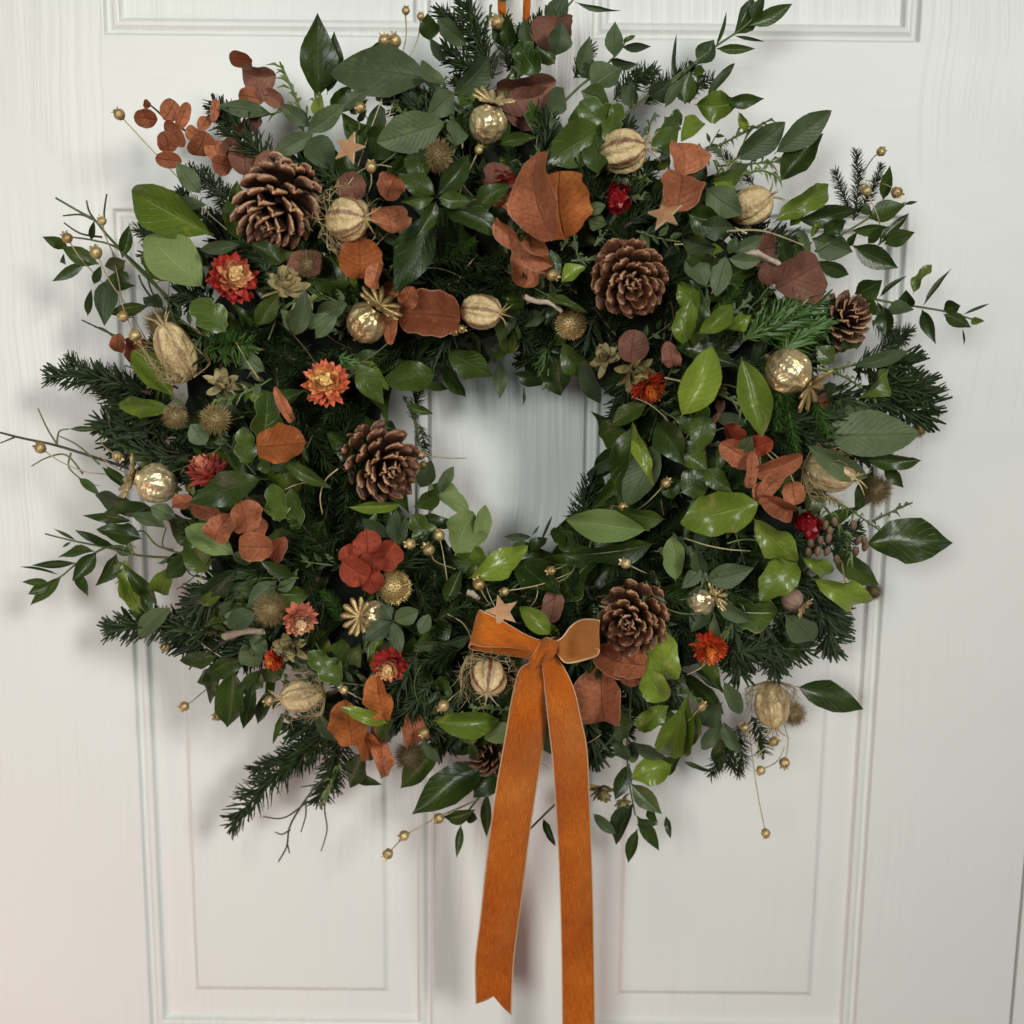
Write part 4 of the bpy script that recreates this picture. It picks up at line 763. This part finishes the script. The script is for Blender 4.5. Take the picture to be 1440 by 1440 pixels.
# copper eucalyptus
cs = A.sprig([(1000, 700), (900, 600), (800, 560), (700, 500), (660, 465), (630, 440)], [], 'copper_eucalyptus_sprig', .0009, 'brown', label='thin sprig of small rust coloured round leaves at the upper left')
A.rounds('E', [(615, 500, 72, 100, 175), (620, 440, 30, 36, 120), (715, 465, 80, 95, 60), (772, 490, 52, 125, 70), (738, 565, 60, 135, 125), (705, 600, 80, 95, 100), (712, 675, 65, 112, 175), (822, 565, 60, 90, 150), (845, 610, 95, 105, 60), (920, 640, 92, 110, 110), (905, 465, 36, 105, 80), (860, 520, 50, 75, 60), (940, 690, 80, 90, 170)], cs, 'leaf')
cs = A.sprig([(1080, 620), (1085, 500), (1078, 380), (1060, 280), (1060, 250)], [], 'copper_eucalyptus_sprig', .0009, 'brown', label='rust coloured round leaved sprig standing above the upper left cone')
A.rounds('E', [(1015, 252, 62, 100, 175), (1060, 410, 70, 120, 170)], cs, 'leaf')
A.rounds('K', [(1090, 315, 105, 150, 178), (1150, 415, 62, 110, 145), (1050, 530, 50, 130, 30), (1040, 670, 120, 145, 90), (1130, 685, 95, 90, 80), (980, 620, 70, 90, 100)], cs, 'leaf')
A.rounds('K', [(1480, 790, 115, 130), (1300, 1110, 130, 120, 90, 0)])
B.rounds('O', [(930, 865, 260, 290, 95, 14)])
B.rounds('C', [(215, 785, 110, 130), (200, 920, 150, 130, 100, 4), (370, 1335, 185, 265, 175, 16), (215, 1370, 55, 170, 85, 20), (285, 1250, 80, 75, 60, 16), (205, 1225, 65, 80), (790, 1100, 150, 230, 80, 2), (1435, 665, 150, 150, 90, 18), (1430, 800, 165, 190, 80, 22), (150, 1165, 60, 110, 90, 18)])
B.leaves([('C', 905, 1010, 782, 650, 175, 34, -42), ('C', 655, 915, 885, 1130, 62, 22, 35)])
B.rounds('O', [(80, 1090, 170, 170, 90, 4)])
B.rounds('K', [(780, 365, 150, 250, 5, 6), (800, 450, 170, 230, 0, -6), (905, 135, 165, 165, 90, 10), (660, 760, 120, 130, 90, 4), (1395, 1360, 0.1, .1)][:4])
C_.rounds('C', [(15, 690, 125, 150, 100, 20), (5, 800, 150, 180, 90, 22)][:0])
C_.rounds('K', [(340, 1060, 130, 160, 10, 10), (485, 1165, 180, 215, 30, 12), (365, 1155, 85, 95, 60, 16), (520, 1230, 120, 120, 90, 6)])
D_.rounds('O', [(1185, 435, 150, 205, 5, 18)])
D_.rounds('C', [(1200, 270, 45, 150, 120, 16), (770, 687, 62, 100, 178, 18), (865, 712, 70, 140, 160, 14), (1080, 800, 90, 110), (935, 790, 110, 112, 60, 22), (1025, 738, 125, 130, 100, 24), (1078, 868, 118, 152, 178, 24), (1170, 880, 80, 90), (570, 40, 110, 120, 90, 0), (500, 10, 60, 70, 90, -2)])
E_.rounds('R', [(110, 865, 120, 130, 90, 12), (190, 905, 110, 130, 60, 18), (60, 960, 120, 130, 150, 18), (120, 1000, 100, 120, 120, 14), (130, 930, 100, 90, 90, 22), (40, 900, 80, 90, 120, 10)])
E_.rounds('K', [(890, 1120, 90, 140, 80, 8), (1390, 60, 75, 90), (1230, 20, 120, 140), (1300, 1120, 0.1, .1)][:3])
E_.rounds('C', [(1200, 1350, 130, 180, 170, 14), (1100, 1410, 180, 220, 100, 10)][:1])
F_.rounds('C', [(230, 470, 110, 150, 150, 12), (290, 545, 50, 150, 80, 20), (405, 520, 85, 215, 18, 22), (375, 605, 70, 150, 50, 26), (400, 690, 80, 140, 160, 22), (470, 640, 90, 100, 100, 24), (330, 640, 80, 90, 100, 16)])
F_.rounds('R', [(200, 400, 80, 110, 120, 8), (330, 440, 90, 110, 20, 12), (590, 260, 50, 60)])
F_.rounds('K', [(160, 275, 40, 60, 90, 10), (150, 210, 20, 80, 20, 8), (140, 320, 20, 60, 60, 10), (590, 240, 30, 90, 20, 8)])
H_.rounds('O', [(30, 170, 145, 190, 100, 16), (160, 60, 110, 190, 100, 10), (100, 255, 100, 120, 110, 14)])
H_.rounds('C', [(163, 300, 72, 200, 100, 18), (300, 200, 100, 120, 90, 2), (1095, 55, 210, 215, 100, 8), (1150, -90, 130, 190, 150, 14), (1220, -40, 100, 110, 60, 10)])
H_.rounds('K', [(1010, 300, 50, 120, 90, 0), (780, 330, 60, 70, 90, 0)])
# ---- pine cones
pine_cone(393, 283, 60, axdir(-.25, -.75, .55), 'large open pine cone at the upper left with pale scale tips', 16, n=72, elong=1.45)
pine_cone(883, 390, 57, axdir(.12, -.45, 1), 'closed looking brown pine cone facing forwards at the upper right', 10, n=62, elong=1.35)
pine_cone(532, 648, 57, axdir(.55, -.35, .75), 'dark pine cone on the left rim of the opening', 14, n=62, elong=1.4)
pine_cone(893, 868, 56, axdir(-.35, -.2, 1), 'brown pine cone just right of the bow', 10, n=62, elong=1.4, spin=1)
pine_cone(1180, 455, 42, axdir(.5, .5, .8), 'half hidden pine cone at the right under eucalyptus leaves', 0, n=60, elong=1.4)
pine_cone(692, 1062, 34, axdir(-.6, .3, .6), 'small pine cone peeping out left of the ribbon tail', 0, n=50, elong=1.4)
# small brown berries at the right
bb = MB(); lathe(bb, [(.05, -1.3), (.7, -.8), (1, 0), (.75, .8), (.05, 1.2)], 10); BER = bb.mesh('berry', simple('brown_berry', (.10, .055, .03), (.24, .15, .09), .6))
for x, y in ((600, 775), (620, 800), (580, 840), (540, 850), (615, 830), (570, 885), (610, 885), (720, 775), (770, 865), (730, 885), (640, 760), (530, 890), (765, 840), (650, 920), (560, 810), (740, 840)):
    px, py = F_.c(x, y); d = surf(px, py)+.012; s = 7*mpp(d)
    link('berry', BER, wreath, axis_frame(P(px, py, d), axdir(random.uniform(-.4, .4), 1, .4)) @ Matrix.Diagonal((s*.75, s*.75, s, 1)))
# ---- poppy heads
poppy(686, 175, 26, axdir(.25, .85, .45), 'gilded poppy head with upright crown at the top')
poppy(516, 454, 29, axdir(.6, .65, .45), 'gilded poppy head with its crown tilted up right, left of the copper leaf')
poppy(221, 680, 29, axdir(-.9, .25, .35), 'gilded poppy head with its crown pointing left at the left rim')
poppy(1108, 522, 33, axdir(.7, -.6, .45), 'large gilded poppy head with its crown down right at the right')
poppy(524, 868, 25, axdir(-.6, .1, .85), 'gilded poppy head facing forwards low on the left', lift=14)
poppy(1114, 842, 16, axdir(.65, -.5, .5), 'small brown dusty poppy head at the lower right', 'brown')
poppy(985, 845, 22, axdir(.7, .3, .5), 'gilded poppy head half hidden under grey green leaves', lift=0)
# ---- nigella pods
nigella(489, 308, 30, axdir(.9, -.1, .6), 'round striped seed pod in a nest of threads beside the upper left cone')
nigella(876, 213, 30, axdir(.95, .15, .4), 'yellow and maroon striped seed pod at the upper right', threads=False, v=1)
nigella(1057, 290, 27, axdir(.85, .45, .35), 'cream and pink striped seed pod with horns to the right', 1.05, threads=False, v=2)
nigella(248, 492, 27, axdir(-.35, .85, .35), 'tall straw coloured seed pod in threads at the left', 1.45, v=1)
nigella(677, 438, 25, axdir(.9, -.15, .3), 'dry seed pod with long horns above the opening', 1.1, threads=False, v=0)
nigella(687, 953, 27, axdir(-.05, -.65, .8), 'straw coloured seed pod in a nest of threads under the bow', v=2, lift=22)
nigella(1086, 992, 25, axdir(.05, -.9, .35), 'maroon striped seed pod hanging at the lower right', 1.25, v=0)
nigella(1168, 664, 27, axdir(.9, -.2, .3), 'seed pod in tangled threads at the right rim', 1.25, v=1)
nigella(424, 978, 25, axdir(-.9, -.15, .3), 'maroon striped seed pod lying sideways at the lower left', 1.2, v=2)
# ---- scabious heads
scabious(617, 219, 21, 'small pale spiky seed head near the top', ax=(0, .8, .5), el=1.25)
scabious(303, 590, 24, 'spiky round seed head at the left'); scabious(246, 586, 19, 'ragged spiky seed head among leaves at the left')
scabious(380, 857, 26, 'fuzzy golden seed head at the lower left', 'fuzzy'); scabious(554, 826, 27, 'gilded honeycomb seed head beside the red leaves', 'gold')
scabious(578, 1063, 27, 'fuzzy seed head at the bottom left', 'fuzzy'); scabious(1233, 690, 22, 'fuzzy oval seed head at the right rim', 'fuzzy', ax=(.3, 1, .3), el=1.2)
scabious(1116, 1004, 20, 'fuzzy brown seed head behind the lower right pod', 'fuzzy', 0); scabious(433, 372, 20, 'dark seed head under the upper left cone', 'scab', 4); scabious(803, 455, 24, 'dull seed head above the opening', 'gold', 0); scabious(512, 860, 20, 'ridged seed head', 'gold', 0) if False else None
scabious(1292, 605, 12, 'small seed head at the right tip', 'scab', 0); scabious(1228, 832, 14, 'fuzzy seed head tip at the right', 'fuzzy', 0)
scabious(225, 455, 22, 'fuzzy pale seed head behind the left pod', 'fuzzy', 2)
# ---- papery flowers
hop(403, 402, 33, 'papery olive coloured flower beside the red strawflower', (.1, .6, .7), 14)
hop(893, 522, 33, 'papery straw coloured flower right of the opening', (.3, -.5, .7), 14, 1); hop(315, 540, 27, 'papery olive flower right of the tall pod', (.3, .2, .9), 4, 2)
hop(408, 912, 28, 'papery tan flower under the cream strawflower', (0, -.3, .9), 8, 1); hop(850, 505, 24, 'papery dry flower above the opening at the right', (-.4, .3, .8), 2, 2); hop(846, 1112, 24, 'dry brown papery flower at the bottom', (.1, -.5, .7), 0); hop(876, 1128, 18, 'dry brown papery flower tip at the bottom', (.3, -.7, .5), -4, 1)
# ---- strawflowers
strawflower(329, 390, 40, 'f_red', axdir(.45, .1, 1), 'red strawflower with cream centre at the upper left')
strawflower(458, 538, 36, 'f_yel', axdir(.05, .15, 1), 'yellow strawflower with orange outer petals', n=150)
strawflower(290, 662, 36, 'f_pink', axdir(-.3, .75, .5), 'pink strawflower seen from the side at the left')
strawflower(867, 276, 28, 'f_crim', axdir(.1, -.35, .8), 'closed crimson strawflower bud at the upper right', 1)
strawflower(708, 268, 33, 'f_red', axdir(.0, -.7, .6), 'dark red strawflower behind the large copper leaves', lift=8)
strawflower(912, 546, 30, 'f_or', axdir(.35, -.65, .6), 'spiky orange red strawflower right of the opening', wide=.7)
strawflower(1131, 735, 28, 'f_crim', axdir(.2, -.2, 1), 'round crimson strawflower bud at the right', 1)
strawflower(998, 912, 31, 'f_or', axdir(0, -.35, .9), 'orange red strawflower under the hanging eucalyptus')
strawflower(422, 872, 30, 'f_cream', axdir(.25, -.35, .8), 'cream strawflower with pink outer petals at the lower left')
strawflower(384, 929, 19, 'f_or', axdir(-.4, -.2, .8), 'small orange red strawflower at the lower left')
strawflower(547, 936, 32, 'f_red', axdir(-.1, -.35, .8), 'red strawflower left of the bow', lift=8)
# ---- stars and driftwood
star(491, 208, 24, axdir(-.3, .1, 1), 'bark star at the upper left', .3); star(935, 301, 26, axdir(-.25, .3, .9), 'ridged bark star under the copper leaves at the upper right', .9, 14)
star(706, 860, 26, axdir(.1, .1, 1), 'bark star standing over the bow', 1.62+.0, 46)
drift([B.c(770, 1250), B.c(820, 1272), B.c(870, 1275), B.c(930, 1312)], .0019); drift([D_.c(950, 1243), D_.c(1040, 1222), D_.c(1112, 1225)], .0027); drift([C_.c(258, 1082), C_.c(310, 1068), C_.c(405, 1112)], .0022, 30); drift([E_.c(535, 1060), E_.c(560, 1068), E_.c(578, 1085)], .0022)
for q in ([(190, 975), (340, 975), (510, 1035)], [(340, 975), (360, 960)], [(270, 985), (220, 960)]): stem([C_.c(*p) for p in q], .0007, 'wire', name='dry_twig', off=.026)
# ---- gilded flax pods on thread stems
SD = [(A, 503, 483, 24, [(620, 610), (760, 760), (880, 900), (1010, 1010)]), (A, 430, 932, 20, [(450, 1010), (520, 1150)]), (A, 283, 1003, 23, [(340, 1090), (440, 1200)]), (A, 405, 1065, 27, [(460, 1180), (540, 1300), (620, 1440)]), (A, 722, 1168, 22, [(690, 1180), (640, 1200)]), (A, 520, 1335, 24, [(560, 1340)]), (A, 570, 1415, 28, [(520, 1300), (500, 1180), (470, 1050)]),
 (B, 272, 45, 17, [(265, 200), (170, 420), (70, 700)]), (B, 335, 70, 16, [(320, 170), (250, 330), (150, 660)]), (B, 225, 172, 28, None), (B, 180, 170, 24, None), (B, 80, 455, 24, None), (B, 125, 705, 24, [(125, 780), (95, 850)]), (B, 660, 95, 30, [(690, 170)]), (B, 580, 632, 18, None), (B, 890, 1160, 26, None), (B, 505, 1388, 20, None), (B, 480, 1402, 17, None),
 (C_, 837, 640, 20, [(800, 670), (740, 760)]), (C_, 775, 805, 23, None), (C_, 903, 812, 25, [(860, 780), (770, 760)]),
 (D_, 170, 450, 25, [(260, 510), (360, 550), (460, 562)]), (D_, 495, 485, 24, None), (D_, 695, 1290, 22, [(730, 1270)]),
 (E_, 412, 818, 26, [(430, 900), (450, 1030)]), (E_, 368, 880, 28, [(400, 930), (480, 960)]), (E_, 290, 855, 26, None), (E_, 580, 1025, 28, [(600, 1070), (640, 1130)]), (E_, 690, 1055, 20, [(860, 1020), (1060, 935)]), (E_, 885, 967, 22, [(980, 935)]), (E_, 1040, 900, 27, [(1060, 830), (1115, 745), (1155, 675)]), (E_, 1200, 937, 25, None), (E_, 1187, 698, 21, [(1120, 690)]), (E_, 1370, 598, 22, None), (E_, 335, 480, 22, None), (E_, 345, 520, 17, None),
 (G_, 777, 100, 23, [(820, 70), (880, 20)]), (G_, 920, 140, 23, [(1020, 110), (1110, 88)]), (G_, 1140, 75, 26, [(1260, 40), (1400, 0)]), (H_, 430, 97, 27, [(480, 50), (540, 10)]), (H_, 350, 210, 23, [(400, 160)]), (H_, 10, 30, 20, None), (H_, 265, 645, 24, [(330, 610), (420, 560), (560, 500)]), (H_, 197, 722, 25, [(235, 680), (265, 650)]), (H_, 412, 572, 25, [(480, 540), (560, 500)]),
 (I_, 385, 248, 23, None), (I_, 430, 338, 25, [(445, 250), (430, 180)]), (I_, 330, 370, 22, [(400, 330), (430, 270)]), (I_, 350, 635, 22, [(310, 430), (280, 200)]), (I_, 80, 100, 22, None), (I_, 262, 190, 22, None), (F_, 485, 632, 12, [(430, 520), (340, 440)])]
for e in SD: seed(*e[0].c(e[1], e[2]), e[3]/3, [e[0].c(*p) for p in e[4]] if e[4] else None)
random.seed(99)
for i in range(85):
    a = random.uniform(0, 360); r0 = random.uniform(185, outline(a)*.93); x, y = pol(a, r0); h = math.radians(a+random.gauss(0, 55)); L = random.uniform(35, 95); k = random.uniform(-.9, .9)
    q = [(x+math.cos(h+k*t)*L*t, y-math.sin(h+k*t)*L*t) for t in (0, .35, .7, 1)]
    if math.hypot(q[-1][0]-CX, q[-1][1]-CY) < 150: continue
    stem(q, random.uniform(.0003, .0006), random.choice(('wire', 'straw', 'twig', 'twig', 'brown')), name='dry_stem', off=random.uniform(-.004, .014), jit=.004)
for i in range(34):      # slim eucalyptus tips
    a = random.uniform(0, 360); r0 = random.uniform(200, outline(a)*.88); x, y = pol(a, r0); h = a+random.gauss(0, 50); L = random.uniform(60, 95)
    cx2, sy2 = math.cos(math.radians(h)), -math.sin(math.radians(h))
    if math.hypot(x+cx2*L-CX, y+sy2*L-CY) < 160: continue
    off = random.uniform(-6, 8)
    st = stem([(x, y), (x+cx2*L*.5+3, y+sy2*L*.5+3), (x+cx2*L, y+sy2*L)], .0006, 'twig', name='eucalyptus_sprig', off=off/1000)
    for k in range(7):
        t = .15+.12*k; s = 1 if k % 2 else -1; g = math.radians(h+s*random.uniform(35, 60)); l = random.uniform(18, 28)*(1.1-.5*t)
        bx, by = x+cx2*L*t, y+sy2*L*t
        leaf(random.choice('PQ'), bx, by, bx+math.cos(g)*l, by-math.sin(g)*l, l*random.uniform(.28, .42), off, None, st, 'leaf')
# ---- ribbon
def ribbon(L, R, ds, name, parent, bulge=.0015, label=None, sub=6, notch=None, nv=8, ripple=.0):
    """velvet strip between a left and a right edge; ds = stand-off from the door along it"""
    l = smooth_pts([P(x, y, d) for (x, y), d in zip(L, ds)], sub); r = smooth_pts([P(x, y, d) for (x, y), d in zip(R, ds)], sub)
    n = len(l); vs = []; uvs = []; fs = []; o = WM[parent.name].translation
    acc = 0
    for i in range(n):
        if i: acc += ((l[i]+r[i])-(l[i-1]+r[i-1])).length/2
        for j in range(nv+1):
            v = j/nv; p = l[i].lerp(r[i], v); off = bulge*math.sin(PI*v)+ripple*math.sin(v*9+i*.35)*math.sin(PI*v)+ripple*2.2*math.sin(i*.33+v*1.3)+(.0016*math.sin(v*15)*math.exp(-i/9) if name == 'tail' else 0)
            p = p+Vector((0, -1, 0))*off
            if notch and i > n-9: p = p+Vector((0, 0, 1))*notch*(1-abs(2*v-1))*(i-n+9)/8
            vs.append(p-o); uvs.append((v, acc/.03))
    for i in range(n-1):
        for j in range(nv): a = i*(nv+1)+j; fs.append((a, a+nv+1, a+nv+2, a+1))
    b = MB(); b.add(vs, fs, uvs); m = b.mesh(name, M['reverse' if label and 'inner' in label else 'velvet'])
    ob = link(name, m, parent, Matrix.Translation(o), label=label)
    return ob
BD = .150
bow = link('velvet_bow', None, wreath, Matrix.Translation(P(768, 915, BD)), label='burnt orange velvet bow with two long hanging tails')
K = T(640, 820); K.c = lambda x, y: (640+x/5.538, 820+y/5.538)
def kp(l): return [K.c(*p) for p in l]
# left tail, right tail
ribbon(kp([(640, 545), (585, 610), (500, 680)])+[(720, 980), (710, 1035), (697, 1110), (685, 1200), (675, 1290), (668, 1350), (669, 1413)],
       kp([(720, 600), (690, 680), (695, 800)])+[(766, 985), (768, 1025), (757, 1095), (744, 1180), (733, 1270), (723, 1350), (719, 1427)],
       [BD-.004, BD-.002, BD-.004, BD-.012, BD-.020, BD-.042, BD-.066, BD-.080, BD-.088, BD-.090], 'tail', bow, .0032, notch=.0115, label='left ribbon tail ending in a notch', ripple=.0007)
ribbon(kp([(700, 560), (680, 640), (690, 740)])+[(766, 968), (770, 1010), (777, 1075), (782, 1145), (785, 1200), (789, 1330), (791, 1450), (792, 1480)],
       kp([(775, 540), (810, 600), (860, 680)])+[(808, 970), (816, 1005), (826, 1055), (829, 1125), (832, 1195), (835, 1300), (837, 1450), (837, 1480)],
       [BD+.002, BD+.003, BD+.002, BD-.002, BD-.010, BD-.030, BD-.052, BD-.066, BD-.080, BD-.086, BD-.087], 'tail', bow, .002, label='right ribbon tail running past the bottom edge', ripple=.0008)
# left loop: front layer then the turned-under layer
ribbon(kp([(690, 450), (560, 400), (400, 315), (250, 235), (190, 205), (165, 300), (250, 330), (450, 420), (640, 480)]),
       kp([(640, 560), (560, 525), (400, 505), (230, 492), (128, 478), (118, 520), (250, 535), (430, 565), (610, 600)]),
       [BD+.004, BD+.010, BD+.014, BD+.012, BD+.004, BD-.008, BD-.014, BD-.012, BD-.004], 'loop', bow, .0025, label='left loop of the bow', ripple=.0007)
# right loop: its inner face turns to the viewer
ribbon(kp([(740, 470), (830, 410), (900, 345), (1000, 285), (1100, 268), (1118, 300), (1050, 330), (900, 400), (760, 470)])[::-1],
       kp([(730, 540), (790, 545), (860, 615), (960, 632), (1092, 572), (1112, 500), (1040, 560), (900, 560), (760, 530)])[::-1],
       [BD+.005, BD+.006, BD+.006, BD+.010, BD+.018, BD+.026, BD-.004, BD-.010, BD-.006][::-1], 'loop', bow, -.003, label='right loop of the bow showing its paler inner face', ripple=.0018)
# knot
ribbon(kp([(575, 560), (600, 545), (660, 480), (720, 430), (770, 425), (800, 440)]), kp([(585, 600), (620, 665), (690, 640), (755, 560), (790, 500), (806, 470)]),
       [BD-.006, BD+.006, BD+.013, BD+.013, BD+.006, BD-.006], 'knot', bow, .006, ripple=.0026)
ribbon(kp([(570, 560), (600, 470), (650, 450), (700, 445), (770, 420), (810, 440)]), kp([(585, 610), (640, 640), (700, 600), (750, 560), (790, 520), (815, 480)]),
       [BD-.008, BD-.002, BD+.004, BD+.004, BD-.002, BD-.008], 'knot', bow, .004)
# hanging ribbon loop
hang = link('hanging_ribbon', None, M=Matrix.Translation(P(723, 60, .06)))
hang['label'] = 'narrow orange ribbon loop rising from the wreath to the top edge, holding it up'; hang['category'] = 'ribbon'
ribbon([(700, -60), (700, 0), (702, 40), (704, 60)], [(711, -60), (711, 0), (713, 40), (715, 60)], [.020, .025, .03, .03], 'ribbon_strand', hang, .001)
ribbon([(738, -60), (736, 0), (735, 40), (733, 60)], [(748, -60), (746, 0), (744, 40), (742, 60)], [.020, .025, .03, .03], 'ribbon_strand', hang, .001)
for ob in list(bpy.data.objects):
    if ob.name.split('.')[0] in ('tail', 'loop', 'knot', 'ribbon_strand'):
        md = ob.modifiers.new('thickness', 'SOLIDIFY'); md.thickness = .0007; md.offset = 0

# more than 300 alike: the deepest, hardly seen ones become one filling piece
def fill_join(kind, name, keep=298):
    obs = [x for x in bpy.data.objects if x.name.split('.')[0] == kind and x.parent == wreath]
    obs.sort(key=lambda x: WM[x.name].translation.y)
    groups = {}
    for x in obs[keep:]:
        for q in [x]+list(x.children):
            me = q.data; mw = WM[q.name]; uvl = me.uv_layers[0].data; uv = [(0, 0)]*len(me.vertices)
            for l in me.loops: uv[l.vertex_index] = tuple(uvl[l.index].uv)
            g = groups.setdefault(me.materials[0].name, MB())
            g.add([(mw @ v.co)-o0 for v in me.vertices], [tuple(p.vertices) for p in me.polygons], uv)
    for x in obs[keep:]:
        for q in list(x.children)+[x]: bpy.data.objects.remove(q)
    if not groups: return
    allb = MB(); mats = list(groups); idx = []
    for k, mn in enumerate(mats):
        g = groups[mn]; idx += [k]*len(g.f); allb.add(g.v, g.f, g.uv)
    me = allb.mesh(name, None)
    for mn in mats: me.materials.append(bpy.data.materials[mn])
    me.polygons.foreach_set('material_index', idx); me.update()
    link(name, me, wreath, WM['wreath'].copy(), kind='stuff')
o0 = WM['wreath'].translation.copy()
fill_join('fir_sprig', 'fir_filling'); fill_join('bay_leaf', 'leaf_filling')
